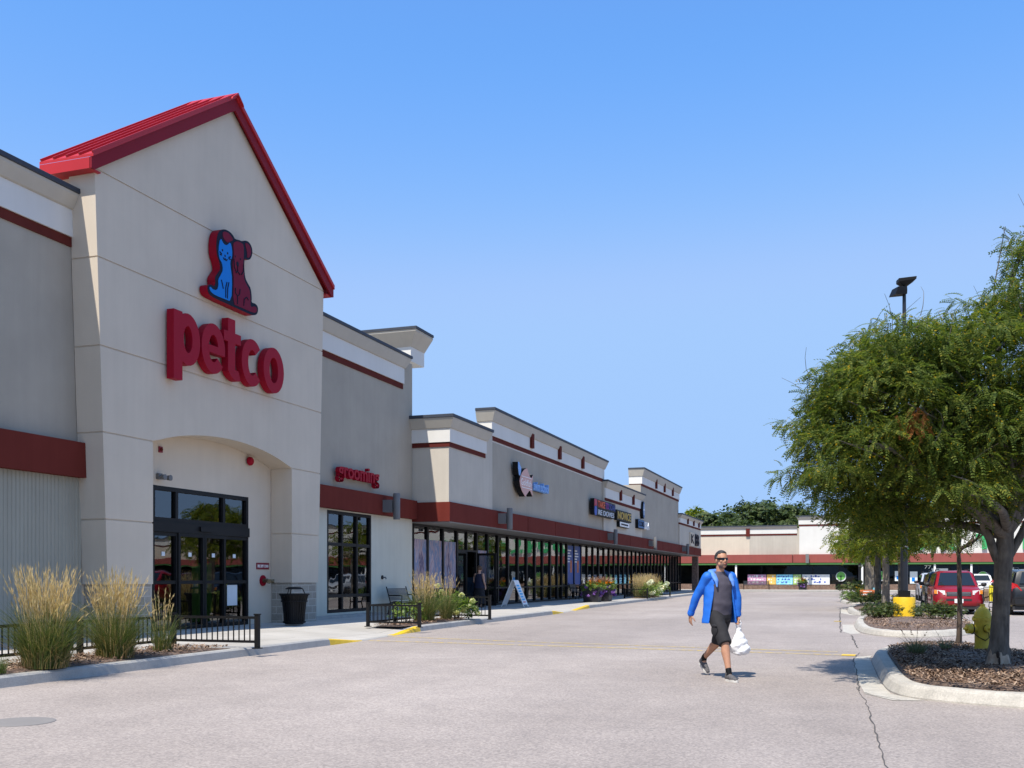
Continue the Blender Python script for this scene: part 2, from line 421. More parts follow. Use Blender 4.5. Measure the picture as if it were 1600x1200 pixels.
def make_cmu():
    m, t, b = nodes_of('concrete_block'); co = t.nodes.new('ShaderNodeTexCoord')
    # project on whichever vertical side faces: use Y+X for u, Z for v
    sp = t.nodes.new('ShaderNodeSeparateXYZ'); t.links.new(co.outputs['Object'], sp.inputs[0])
    ad = N(t, 'ShaderNodeMath', operation='ADD'); t.links.new(sp.outputs[0], ad.inputs[0]); t.links.new(sp.outputs[1], ad.inputs[1])
    cb = t.nodes.new('ShaderNodeCombineXYZ'); t.links.new(ad.outputs[0], cb.inputs[0]); t.links.new(sp.outputs[2], cb.inputs[1])
    br = N(t, 'ShaderNodeTexBrick', Scale=1.0); t.links.new(cb.outputs[0], br.inputs['Vector'])
    for k, v in (('Brick Width', .40), ('Row Height', .2), ('Mortar Size', .012)): br.inputs[k].default_value = v
    br.inputs['Color1'].default_value = (.30, .268, .225, 1); br.inputs['Color2'].default_value = (.41, .37, .315, 1); br.inputs['Mortar'].default_value = (.50, .46, .40, 1)
    c = mixc(t, .5, br.outputs[0], ramp(t, noise(t, 30, 4, coords(t)), .3, .7, (.6, .6, .6, 1), (1.1, 1.1, 1.1, 1)), 'MULTIPLY')
    t.links.new(c, b.inputs['Base Color']); b.inputs['Roughness'].default_value = .95
    bump(t, b, br.outputs['Fac'], -.5, .01); return m
M['cmu'] = make_cmu()
M['brick'] = surf('brown_block', (.20, .13, .10), .9, .3, 6, fine=.4, fscale=12)

def poster_mat(name, cols, scale=(3, 3, .6)):
    m, t, b = nodes_of(name); n = noise(t, 2.2, 4, coords(t, scale), .6)
    r = t.nodes.new('ShaderNodeValToRGB'); e = r.color_ramp.elements; 
    while len(e) < len(cols): e.new(.5)
    for i, c in enumerate(cols): e[i].position = .3 + .4*i/(len(cols)-1); e[i].color = (*c, 1)
    t.links.new(n, r.inputs[0]); t.links.new(r.outputs[0], b.inputs['Base Color']); b.inputs['Roughness'].default_value = .6; return m
M['poster_photo'] = poster_mat('photo_poster', [(.04, .035, .09), (.24, .17, .24), (.46, .36, .40), (.12, .20, .36), (.40, .29, .31), (.07, .055, .13), (.50, .46, .52)], (1, .8, .30))
M['poster_blue'] = surf('blue_poster', (.02, .075, .32), .5, .05, 2)
M['poster_green'] = surf('green_poster', (.24, .50, .10), .5, .06, 4)
M['paper'] = surf('paper', (.70, .74, .76), .7, .04, 5)
def flat(name, col, rough=.6, **k): 
    if name not in M: M[name] = surf(name, col, rough, k.pop('var', .05), k.pop('vscale', 5), **k)
    return M[name]
# ================================================================== SETTING: ground, road, walks
def struct(name, mb, m, **k): return tag(mb.build(name, m, **k), kind='structure')
mb = MB(); mb.raw([(-2500,-2500,-.03),(2500,-2500,-.03),(2500,2500,-.03),(-2500,2500,-.03)], [(0,1,2,3)])
struct('ground', mb, flat('dry_turf', (.10, .11, .05), .95, vscale=.05, var=.4))
mb = MB(); mb.raw([(-16,-60,0),(140,-60,0),(140,118,0),(-16,118,0)], [(0,1,2,3)])
struct('parking_lot', mb, M['asphalt'])

def chaikin(P, n=2, closed=True):
    for _ in range(n):
        Q = []
        m = len(P)
        for i in range(m if closed else m-1):
            a, b = P[i], P[(i+1) % m]
            Q += [(a[0]*.75+b[0]*.25, a[1]*.75+b[1]*.25), (a[0]*.25+b[0]*.75, a[1]*.25+b[1]*.75)]
        if not closed: Q = [P[0]] + Q + [P[-1]]
        P = Q
    return P
def lerp_table(tab, y):
    if y <= tab[0][0]: return tab[0][1]
    for (a, va), (b, vb) in zip(tab, tab[1:]):
        if y <= b: return va + (vb-va)*(y-a)/(b-a)
    return tab[-1][1]
KX = [(-40,-10.32),(16,-10.36),(18.6,-10.38),(20,-10.4),(23,-10.72),(24.5,-10.82),(30,-10.86),(37,-10.9),(41.5,-11.3),(45,-11.55),(60,-11.75),(82,-12.2),(101,-12.4)]
KH = [(-40,.15),(18.4,.15),(19.9,.014),(22.5,.014),(24.2,.15),(36.6,.15),(38.6,.014),(41.0,.014),(44.5,.15),(101,.15)]
ys = sorted(set([-40,-25,-10,0,5,10,14] + [16+.5*i for i in range(62)] + [47+3*i for i in range(19)] + [101]))
mb = MB(); rows = []
for y in ys:
    kx = lerp_table(KX, y); h = lerp_table(KH, y); xs = [-18.5, -12.75, kx-.9, kx-.16]
    zs = [.15, .15, .15*.35+h*.65 if h < .14 else .15, h-.004]
    rows.append([(x, y, z) for x, z in zip(xs, zs)])
for a, b in zip(rows, rows[1:]):
    for i in range(3): mb.raw([a[i], a[i+1], b[i+1], b[i]], [(0,1,2,3)])
# walk in front of the far building
mb.raw([(-18.5,101,.15),(-12.4,101,.15),(-12.4,101.16,.15),(70,101.16,.15),(70,109.6,.15),(-18.5,109.6,.15)], [(0,1,2,3,4,5)])
struct('sidewalk', mb, M['concrete'])
mb = MB(); prof_prev = None
for a, b in zip(ys, ys[1:]):
    ring = []
    for y in (a, b):
        kx = lerp_table(KX, y); h = lerp_table(KH, y)
        ring.append([(kx-.16, y, -.02), (kx-.16, y, h), (kx-.03, y, h), (kx, y, h*.82), (kx+.03, y, -.02)])
    ym = (a+b)/2; yel = (18.6 < ym < 20.1) or (22.2 < ym < 23.8) or (36.6 < ym < 38.6) or (41 < ym < 44.6)
    for i in range(4):
        mb.raw([ring[0][i], ring[0][i+1], ring[1][i+1], ring[1][i]], [(0,3,2,1)], 1 if yel else 0)
mb.box(-12.42, 70, 100.98, 101.16, -.02, .152, 0)
struct('kerb', mb, [M['kerb_grey'], M['yellow_paint']], smooth=35)

# worn yellow crossing lines, joints and cracks of the road
def worn(name, col, thr=.5):
    m, t, b = nodes_of(name); co = coords(t)
    n = ramp(t, noise(t, 9, 6, co, .7), thr-.06, thr+.06); t.links.new(mixc(t, n, col, (.34, .31, .30)), b.inputs['Base Color'])
    b.inputs['Roughness'].default_value = .9; bump(t, b, noise(t, 70, 4, co), .4, .005); return m
M['worn_yellow'] = worn('worn_yellow_line', (.62, .44, .10), .51); M['worn_stall'] = worn('worn_stall_line', (.66, .52, .14), .6)
def strip(mb, pts, w, z, mi=None):
    L, Rr = [], []
    for i, p in enumerate(pts):
        a = pts[max(i-1, 0)]; b = pts[min(i+1, len(pts)-1)]
        d = Vector((b[0]-a[0], b[1]-a[1])).normalized(); n = Vector((-d.y, d.x))*((w[i] if hasattr(w, '__len__') else w)/2)
        L.append((p[0]+n.x, p[1]+n.y, z)); Rr.append((p[0]-n.x, p[1]-n.y, z))
    for i in range(len(pts)-1): mb.raw([Rr[i], Rr[i+1], L[i+1], L[i]], [(0,1,2,3)], mi)
mb = MB(); strip(mb, [(-10.3,20.15),(-6,19.8),(0,19.17)], .14, .004); strip(mb, [(-10.6,21.7),(-7,20.9),(-3.1,20.31),(-.3,19.95)], .12, .004)
struct('crossing_lines', mb, M['worn_yellow'])
mb = MB(); strip(mb, [(-.22,19.18),(.02,19.16)], .34, .008); strip(mb, [(-.62,33.8),(-.4,33.8)], .3, .008); struct('kerb_end_marks', mb, M['yellow_paint'])
mb = MB()
for k in range(9):
    for (xa, ya) in ((2.7+2.7*k, 40.6), (2.7+2.7*k, 60.5), (2.7+2.7*k, 79)): strip(mb, [(xa, ya), (xa, ya+11.2)], .1, .004)
struct('stall_lines', mb, M['worn_stall'])
mb = MB()
def crack(pts, w0, seg=.16, jit=.025):
    out = []
    for a, b in zip(pts, pts[1:]):
        n = max(1, int(math.dist(a, b)/seg))
        for i in range(n):
            t = i/n; out.append((a[0]+(b[0]-a[0])*t+random.uniform(-jit, jit), a[1]+(b[1]-a[1])*t+random.uniform(-jit, jit)))
    out.append(pts[-1]); strip(mb, out, [w0*random.uniform(.4, 1.3) for _ in out], .006)
crack([(.35,6),(.23,7.9),(.12,12.2),(.03,13.6)], .013, jit=.014); crack([(.06,13.2),(.03,15.83),(-.02,18.2),(.09,19.88)], .018, jit=.012)
crack([(.05,21.3),(-.07,25.7)], .03); crack([(-.33,27),(-.4,31.5),(-.5,38),(-.6,48)], .03)
crack([(.1,13),(.18,12.78),(.5,12.35)], .02)
struct('pavement_crack', mb, flat('crack_dark', (.085, .078, .074), .95))
mb = MB(); mb.lathe([(.33,-.02),(.33,.004),(.30,.009),(.02,.009)], (-7.75,7.7,0), 28)
struct('manhole_cover', mb, flat('iron_cover', (.22, .205, .195), .85))

# ------------------------------------------------------------------ planted islands
def chips(name, poly_pts, n, z, lab=None, size=(.030, .0085)):
    P = np.array(poly_pts); mn, mx = P.min(0), P.max(0); pts = []
    def inside(x, y):
        c = False; j = len(P)-1
        for i in range(len(P)):
            if (P[i][1] > y) != (P[j][1] > y) and x < (P[j][0]-P[i][0])*(y-P[i][1])/(P[j][1]-P[i][1])+P[i][0]: c = not c
            j = i
        return c
    while len(pts) < n:
        x, y = random.uniform(mn[0], mx[0]), random.uniform(mn[1], mx[1])
        if inside(x, y): pts.append((x, y, z(x, y) if callable(z) else z))
    p = np.array(pts); th = RNG.uniform(0, 2*np.pi, n); L = size[0]*RNG.uniform(.5, 1.7, n); W = size[1]*RNG.uniform(.5, 1.6, n); tl = RNG.uniform(-.5, .5, n)
    a = np.stack([np.cos(th)*np.cos(tl), np.sin(th)*np.cos(tl), np.sin(tl)], 1)*L[:, None]; b = np.stack([-np.sin(th), np.cos(th), RNG.uniform(-.4, .4, n)], 1)*W[:, None]
    p[:, 2] += .012 + np.abs(a[:, 2])*.5
    V = np.stack([p-a-b, p+a-b*.7, p+a+b*.7, p-a+b], 1)
    return tag(np_mesh(name, V, 4, M['chip']), kind='stuff')
def inset(P, d):
    n = len(P); out = []
    for i in range(n):
        a, b, c = Vector(P[i-1]), Vector(P[i]), Vector(P[(i+1) % n])
        n1 = Vector((-(b-a).y, (b-a).x)).normalized(); n2 = Vector((-(c-b).y, (c-b).x)).normalized(); m = (n1+n2); m = m/max(.5, m.dot(n1)) if m.length > 1e-4 else n1
        q = b + m*d; out.append((q.x, q.y))
    return out
def island(P, nchips):
    if sum(P[i][0]*P[(i+1) % len(P)][1]-P[(i+1) % len(P)][0]*P[i][1] for i in range(len(P))) < 0: P = P[::-1]
    P = chaikin(P, 3); n = len(P); A = inset(P, .05); B = inset(P, .085); Cc = inset(P, .24); D = inset(P, .27)
    mb = MB(); rings = [(P, -.02), (P, .02), (A, .115), (B, .15), (Cc, .152), (D, .10)]
    for (r0, z0), (r1, z1) in zip(rings, rings[1:]):
        for i in range(n):
            j = (i+1) % n
            wob = lambda q, z: z + (.008*mnoise.noise(Vector((q[0]*3, q[1]*3, 0))) if z > .1 else 0)
            mb.raw([(*r0[i], wob(r0[i], z0)), (*r0[j], wob(r0[j], z0)), (*r1[j], wob(r1[j], z1)), (*r1[i], wob(r1[i], z1))], [(0,1,2,3)])
    struct('island_kerb', mb, M['kerb'], smooth=50)
    E = inset(P, .26); cx = sum(p[0] for p in E)/n; cy = sum(p[1] for p in E)/n
    mb = MB(); prev = None
    for k, (s, z) in enumerate([(1, .135), (.85, .175), (.6, .205), (.3, .22), (.02, .225)]):
        ring = []
        for p in E:
            q = (cx+(p[0]-cx)*s, cy+(p[1]-cy)*s); ring.append((*q, z+(.02*mnoise.noise(Vector((q[0]*2.2, q[1]*2.2, 1))) if k else 0)))
        if prev:
            for i in range(n): j = (i+1) % n; mb.raw([prev[i], prev[j], ring[j], ring[i]], [(0,1,2,3)])
        prev = ring
    struct('mulch_bed', mb, M['mulch'], smooth=180)
    if nchips: chips('bark_chips', E, nchips, .20)
I1 = [(.26,18.6),(.30,16.5),(.34,14.3),(.42,12.95),(.75,12.40),(1.74,11.95),(2.9,11.65),(3.8,12.3),(3.95,14.5),(3.4,16.9),(2.85,18.6),(2.35,20.2),(1.8,20.9),(1.1,20.6),(.55,19.8)]
I2 = [(-.02,31.7),(.05,28.3),(.2,26.6),(.6,25.6),(.95,25.3),(1.7,25.4),(2.6,26.6),(3.2,28.4),(3.4,31),(3.0,35),(1.8,37),(.6,37),(.1,35)]
I3 = [(-.35,47),(-.2,41),(.1,39.2),(.6,38.4),(1.6,38.3),(2.3,39.5),(2.5,44),(2.2,51),(1.2,52.5),(.2,52)]
I4 = [(-.9,68),(-.7,57),(-.2,54.5),(.8,54),(1.8,55),(2.2,60),(1.9,68),(.8,70),(-.4,69.7)]
I5 = [(-1.1,92),(-.8,80),(-.3,77),(.8,76),(2,78),(2,92),(.2,94)]
for P_, nc in ((I1, 15000), (I2, 4000), (I3, 0), (I4, 0), (I5, 0)): island(P_, nc)
# gutter pans: pale concrete let into the road at the island noses
mb = MB()
for pan in ([(.0,18.75),(.0,16.3),(.05,14.3),(.12,12.9),(.42,12.3),(.75,12.38),(.42,12.97),(.33,14.3),(.29,16.5),(.25,18.6),(.3,19.2)],
            [(-.34,31.5),(-.28,27.4),(-.1,26.3),(.15,26.6),(.04,28.3),(-.03,31.6)], [(-.62,47),(-.5,41.5),(-.15,39.5),(.1,39.3),(-.2,41),(-.36,47)]):
    mb.raw([(x, y, .005) for x, y in pan], [tuple(range(len(pan)))])
struct('gutter_pan', mb, M['kerb'])
def bed(x0, x1, y0, y1, n):
    mb = MB(); nx, ny = 8, max(6, int((y1-y0)/.4))
    g = [[(x0+(x1-x0)*i/nx, y0+(y1-y0)*j/ny, .153 + (.05*math.sin(math.pi*i/nx)**.6*math.sin(math.pi*j/ny)**.3 + .015*mnoise.noise(Vector((i*.8, j*.8, 0))) if 0 < i < nx and 0 < j < ny else 0)) for i in range(nx+1)] for j in range(ny+1)]
    for j in range(ny):
        for i in range(nx): mb.raw([g[j][i], g[j][i+1], g[j+1][i+1], g[j+1][i]], [(0,1,2,3)])
    struct('mulch_bed', mb, M['mulch'], smooth=180)
    if n: chips('bark_chips', [(x0,y0),(x1,y0),(x1,y1),(x0,y1)], n, .19)
bed(-11.75, -10.53, -8, 15.25, 12000); bed(-11.8, -11.0, 23.25, 28.25, 1800); bed(-13.1, -11.95, 59.2, 66.2, 0)

# ================================================================== BUILDINGS
WX = -15.48     # wall plane of the store
def sheet_rib(mb, x, y0, y1, z0, z1, pitch=.10, d=.020):
    n = int((y1-y0)/pitch); pts = []
    for i in range(n):
        y = y0 + (y1-y0)*i/n; p = (y1-y0)/n
        pts += [(x, y), (x, y+p*.55), (x+d, y+p*.68), (x+d, y+p*.9)]
    pts.append((x, y1))
    for a, b in zip(pts, pts[1:]): mb.raw([(*a, z0), (*b, z0), (*b, z1), (*a, z1)], [(0,1,2,3)])
def cornice(parent, path, zcap, zcapb, zcove, zband, zred, red_path=None, names=True):
    out = []
    mb = MB(); mb.sweep(path, [(-.12, zcapb), (.28, zcapb), (.30, zcapb+.01), (.30, zcap-.015), (.28, zcap), (-.12, zcap)]); out.append(mb.build('parapet_cap', M['cap'], parent))
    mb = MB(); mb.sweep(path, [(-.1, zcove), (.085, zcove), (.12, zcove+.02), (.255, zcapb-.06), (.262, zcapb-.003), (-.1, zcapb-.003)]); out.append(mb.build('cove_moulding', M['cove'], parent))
    mb = MB(); mb.sweep(path, [(-.1, zband), (.07, zband), (.07, zcove-.002), (-.1, zcove-.002)]); out.append(mb.build('parapet_band', M['white'], parent))
    mb = MB(); mb.sweep(red_path or path, [(-.1, zred), (.035, zred), (.035, zband-.003), (-.1, zband-.003)]); out.append(mb.build('trim_strip', M['maroon'], parent))
    return out
def window(parent, x, y0, y1, z0, z1, cols, rows, fw=.07, name='window', mat=None, setback=.0, colpos=None):
    """frame (part) with its panes (sub-part) in a plane facing +X"""
    mb = MB(); d = .06; xs0, xs1 = x-d, x+d
    mb.box(xs0, xs1, y0, y0+fw, z0, z1); mb.box(xs0, xs1, y1-fw, y1, z0, z1)
    mb.box(xs0+.002, xs1-.002, y0+fw, y1-fw, z1-fw, z1-.001); mb.box(xs0+.002, xs1-.002, y0+fw, y1-fw, z0+.001, z0+fw)
    cp = colpos or [y0 + (y1-y0)*i/cols for i in range(1, cols)]
    for c in cp: mb.box(xs0+.004, xs1-.004, c-fw/2, c+fw/2, z0+fw, z1-fw)
    for r in rows: mb.box(xs0+.008, xs1-.008, y0+fw, y1-fw, r-fw/2, r+fw/2)
    f = mb.build(name, M['frame'], parent)
    g = MB(); e = fw*.5
    cuts_y = [y0+e] + list(cp) + [y1-e]; cuts_z = [z0+e] + list(rows) + [z1-e]
    for a, b in zip(cuts_y, cuts_y[1:]):
        for c, dd in zip(cuts_z, cuts_z[1:]): g.raw([(x-.01, a, c), (x-.01, b, c), (x-.01, b, dd), (x-.01, a, dd)], [(0,1,2,3)])
    g.build('pane', M['glass'], f, fixn=False); return f

# ------------------------------------------------------------------ pet store
ps = thing('pet_store', 'beige gabled pet store with red roof edge and arched entrance', 'store', (-17, 21.4, 0))
mb = MB(); mb.box(-38, WX, -30, 17.02, 3.9, 9.30); mb.box(-38, WX, 25.76, 33.75, 3.9, 9.30); mb.box(-38, WX-.3, 17.02, 25.76, 5.0, 9.30)
mb.build('upper_wall', M['grey_stucco'], ps)
mb = MB(); sheet_rib(mb, WX+.02, -30, 17.0, .1, 3.56); mb.box(-16.2, WX+.015, -30, 17.01, .1, 3.56); mb.build('ribbed_siding', M['siding'], ps)
mb = MB()
mb.box(-15.78, WX, 25.78, 27.44, .1, 3.899); mb.box(-15.78, WX, 30.44, 33.75, .1, 3.899); mb.box(-15.78, WX, 27.44, 30.44, .1, .30); mb.box(-15.78, WX, 27.44, 30.44, 3.52, 3.899)
mb.build('lower_wall', M['pale_wall'], ps)
mb = MB(); mb.box(WX-.3, WX+.002, 17.02, 19.28, .1, 5.1); mb.box(WX-.3, WX+.002, 23.18, 25.78, .1, 5.1); mb.box(WX-.3, WX+.002, 19.28, 23.18, 3.58, 5.1)
mb.build('entrance_wall', M['cream'], ps)
mb = MB(); mb.box(-15.45, -15.12, 25.95, 30.6, .1, .235); mb.build('footing_ledge', M['kerb_grey'], ps)
# tower with the arch
FX = -14.80
yl = lambda z: 17.04 - (z-1.27)*(17.04-16.66)/(9.85-1.27); yr = lambda z: 25.72 + (z-1.27)*(26.03-25.72)/(9.85-1.27)
arch = []
for i in range(25):
    t = i/24; y = 18.47 + (24.28-18.47)*t; arch.append((y, 4.43 + .45*(1-(2*t-1)**2)**.85))
core = [(yl(1.27),1.27),(18.45,1.27),(18.45,4.42)] + [(y, z+.02) for y, z in arch] + [(24.30,4.42),(24.30,1.27),(yr(1.27),1.27),(yr(9.85),9.85),(21.4,13.2),(yl(9.85),9.85)]
core = [(y + (.022 if y < 18 else (-.022 if y > 25 else 0)), z) for y, z in core]
mb = MB(); mb.prism(core, (FX-.022,0,0), (0,1,0), (0,0,1), .66); mb.box(-16.0, -15.46, 16.75, 25.98, 9.0, 9.8)
mb.prism([(16.75,9.8),(25.98,9.8),(21.4,13.15)], (-15.46,0,0), (0,1,0), (0,0,1), .54)
g = .016
def band_poly(z0, z1):
    return [(yl(z0), z0), (yr(z0), z0), (yr(z1), z1), (yl(z1), z1)]
dz = .664
for za, zb in ((1.27, 2.635),(2.635, 4.45)):
    mb.prism([(yl(za+g), za+g if za > 1.3 else za), (18.47, za+g if za > 1.3 else za), (18.47, zb-g), (yl(zb-g), zb-g)], (FX,0,0), (0,1,0), (0,0,1), dz)
    mb.prism([(24.28, za+g if za > 1.3 else za), (yr(za), za+g if za > 1.3 else za), (yr(zb), zb-g), (24.28, zb-g)], (FX,0,0), (0,1,0), (0,0,1), dz)
mb.prism([(yl(4.45+g), 4.45+g), (18.47, 4.45+g)] + [a for a in arch if a[1] > 4.47] + [(24.28, 4.45+g), (yr(4.45), 4.45+g), (yr(6.24), 6.24-g), (yl(6.24), 6.24-g)], (FX,0,0), (0,1,0), (0,0,1), dz)
for za, zb in ((6.24, 8.06), (8.06, 9.85)): mb.prism(band_poly(za+g, zb-g), (FX,0,0), (0,1,0), (0,0,1), dz)
mb.prism([(yl(9.85), 9.85+g), (yr(9.85), 9.85+g), (21.4, 13.22)], (FX,0,0), (0,1,0), (0,0,1), dz)
mb.build('gable_tower', M['cream'], ps)
for a, b in ((17.10, 18.43), (24.32, 25.67)):
    mb = MB(); mb.box(-15.47, FX-.03, a, b, .1, 1.265); mb.build('block_pier_base', M['cmu'], ps)
# gable roof
def slope(mb, sgn):
    ye, ze, yt, zt = (16.42, 9.80, 21.4, 13.24) if sgn < 0 else (26.38, 9.80, 21.4, 13.24)
    return ye, ze, yt, zt
for sgn in (-1, 1):
    ye, ze, yt, zt = slope(None, sgn); mb = MB(); th = .06; xf, xb = -14.62, -16.0
    mb.raw([(xf,ye,ze+.24),(xb,ye,ze+.24),(xb,yt,zt+.24),(xf,yt,zt+.24),(xf,ye,ze+.24-th),(xb,ye,ze+.24-th),(xb,yt,zt+.24-th),(xf,yt,zt+.24-th)], [(0,1,2,3),(4,7,6,5),(0,4,5,1),(1,5,6,2),(2,6,7,3),(3,7,4,0)])
    L = Vector((0, yt-ye, zt-ze))
    for k in range(5):
        x = xf - .02 - k*.33
        mb.bar((x, ye, ze+.265), (x, yt, zt+.265), .035, .06)
    r = mb.build('gable_roof', M['red_metal'], ps)
    # rake board under the front edge, eave board, soffit
    mb = MB(); s = (zt-ze)/(yt-ye)
    mb.prism([(ye, ze+.175), (yt, zt+.175), (yt, zt-.13), (ye+(.1 if sgn < 0 else -.1), ze-.05), (ye, ze-.05)], (-14.66,0,0), (0,1,0), (0,0,1), .05)
    mb.build('rake_board', M['red_dark'], ps)
    mb = MB(); q = .05 if sgn < 0 else -.05
    mb.box(xb, -14.72, min(ye, ye+q), max(ye, ye+q), ze-.05, ze+.175); mb.box(xb, -14.72, min(ye+q, ye+q*6.5), max(ye+q, ye+q*6.5), ze-.045, ze-.015)
    mb.build('eave_board', M['red_metal'], ps)
mb = MB(); mb.prism([(21.15,13.29),(21.4,13.485),(21.65,13.29),(21.62,13.35),(21.4,13.54),(21.18,13.35)], (-14.57,0,0), (0,1,0), (0,0,1), 1.42); mb.build('ridge_cap', M['red_metal'], ps)
# cornices and trim
cornice(ps, [(WX,-30),(WX,16.78)], 9.48, 9.37, 9.07, 8.51, 8.31)
cornice(ps, [(WX,25.9),(WX,32.86),(WX-1.2,32.86)], 9.46, 9.35, 8.98, 8.42, 8.23)
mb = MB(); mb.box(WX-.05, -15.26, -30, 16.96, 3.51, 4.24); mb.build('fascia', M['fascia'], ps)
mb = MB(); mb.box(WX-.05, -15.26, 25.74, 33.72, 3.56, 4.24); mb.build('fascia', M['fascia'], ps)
# rear roof pavilion seen over the parapet
mb = MB(); mb.box(-22, -16.35, 35.52, 36.8, 9.85, 10.8); mb.box(-21.8, -17.2, 35.6, 36.7, 6.9, 9.85); mb.build('roof_pavilion', M['white'], ps)
mb = MB(); mb.sweep([(-22,35.52),(-16.35,35.52),(-16.35,36.8)], [(0,10.42),(.02,10.42),(.38,10.92),(.38,11.0),(0,11.0)]); mb.build('pavilion_cove', M['cove'], ps)
mb = MB(); mb.sweep([(-22,35.52),(-16.35,35.52),(-16.35,36.8)], [(-.2,11.003),(.42,11.003),(.42,11.10),(-.2,11.10)]); mb.build('pavilion_cap', M['cap'], ps)
mb = MB(); mb.box(-38,-15.6,-29.9,33.7,9.1,9.29); mb.box(-38,-22,35.6,60,6.9,7); mb.build('flat_roof', flat('roof_membrane', (.35,.35,.34)), ps)
# windows and doors
window(ps, WX-.06, 27.44, 30.44, .30, 3.52, 3, [.83, 2.47], .1)
window(ps, WX-.05, 19.28, 23.18, 2.74, 3.58, 3, [], .1, 'transom_window', colpos=[20.18, 22.09])
mb = MB(); mb.box(WX-.12, WX+.05, 19.28, 23.18, 2.50, 2.74); mb.box(WX+.05, WX+.10, 21.0, 21.5, 2.56, 2.68); mb.build('door_header', M['frame'], ps)
for y0, y1, xx in ((19.28,20.22,-.05),(20.2,21.24,-.02),(21.22,22.12,-.02),(22.06,23.18,-.05)):
    f = window(ps, WX+xx, y0, y1, .16, 2.497, 1, [1.30], .085, 'door_leaf')
    mb = MB(); cy = (y0+y1)/2; mb.box(WX+xx-.006, WX+xx+.0, cy-.06, cy+.06, 1.93, 2.03); mb.build('notice_sticker', M['paper'], f)
    if y0 in (20.2, 21.22):
        a, b = (20.98, 21.155) if y0 == 20.2 else (21.30, 21.62)
        mb = MB(); mb.box(WX+xx-.03, WX+xx-.022, a-.16 if y0 == 20.2 else a, b, .3, 1.78); mb.build('green_poster', M['poster_green'], f)
    if y0 > 22:
        mb = MB(); mb.box(WX+xx-.005, WX+xx+.001, 22.3, 22.75, .68, 1.22); mb.build('hours_notice', M['paper'], f)
# interiors: floor, rear wall, shelving so that the panes show a dim room
def interior(parent, x0, x1, y0, y1, z1):
    mb = MB(); mb.box(x0, x1, y0, y1, .1, .16); mb.build('shop_floor', M['inside_light'], parent)
    mb = MB(); mb.box(x0-.1, x0, y0, y1, .1, z1); mb.box(x0, x1, y0, y1, z1, z1+.05); mb.box(x0, x1, y0-.1, y0, .1, z1); mb.box(x0, x1, y1, y1+.1, .1, z1); mb.build('shop_room', M['inside'], parent)
interior(ps, -21, WX-.32, 18.8, 23.7, 3.85); interior(ps, -21, WX-.32, 27, 31, 3.85)
mb = MB(); mb.box(-15.62,-15.61,28.55,29.15,1.35,2.25); mb.build('window_poster', flat('orange_poster', (.55,.22,.10), vscale=9, var=.6), ps)

# ------------------------------------------------------------------ swim school block and the shops beyond
AX, BX, TX, GX = -14.02, -14.02, -14.12, -15.51
rw = thing('shop_row', 'long grey row of shops with maroon fascia and black glazed front', 'building', (-17, 65, 0))
def wallbox(mat, *bs):
    mb = MB()
    for b in bs: mb.box(*b)
    return mb.build('upper_wall', mat, rw)
wallbox(M['light_stucco'], (-36, AX, 33.77, 38.4, 4.1, 7.2)); wallbox(M['grey_stucco'], (-36, TX, 38.4, 57.6, 4.1, 7.0))
wallbox(M['light_stucco'], (-36, BX, 57.6, 68.9, 4.1, 7.05)); wallbox(M['grey_stucco'], (-36, TX, 68.9, 84.7, 4.1, 7.9)); wallbox(M['light_stucco'], (-36, BX, 84.7, 97.0, 4.1, 6.75))
mb = MB(); mb.box(-14.68, TX-.01, 38.52, 57.78, 6.95, 8.2); mb.build('raised_parapet', M['white'], rw)
mb = MB(); mb.box(-14.95, TX-.01, 69.12, 84.65, 7.85, 8.95); mb.build('raised_parapet', M['white'], rw)
cornice(rw, [(WX,33.77),(AX,33.77),(AX,37.48),(AX-1.5,37.48)], 7.36, 7.24, 6.87, 6.37, 6.2)
cornice(rw, [(-14.70,38.5),(TX,38.5),(TX,57.8),(-14.7,57.8)], 8.36, 8.25, 7.82, 7.24, 7.07)
cornice(rw, [(-14.6,57.82),(BX,57.82),(BX,68.5),(-14.6,68.5)], 7.20, 7.10, 6.74, 6.15, 5.99)
cornice(rw, [(-15.0,69.1),(TX,69.1),(TX,84.7),(-15.0,84.7)], 9.10, 8.99, 8.5, 7.98, 7.83)
cornice(rw, [(-14.6,84.72),(BX,84.72),(BX,96.7),(-16,96.7)], 6.86, 6.76, 6.5, 6.08, 5.93)
for Y_, X_, z0, z1 in ((43.65,TX,7.35,8.0),(48.2,TX,7.35,8.0),(52.7,TX,7.35,8.0),(61.6,BX,6.25,6.95),(65.4,BX,6.25,6.95),(74.05,TX,8.05,8.75),(77.5,TX,8.05,8.75),(81.2,TX,8.05,8.75),(88.4,BX,6.12,6.62),(91.8,BX,6.12,6.62),(95,BX,6.12,6.62)):
    mb = MB(); mb.box(X_+.03, X_+.19, Y_-.16, Y_+.16, z0, z1); mb.build('accent_block', M['maroon'], rw)
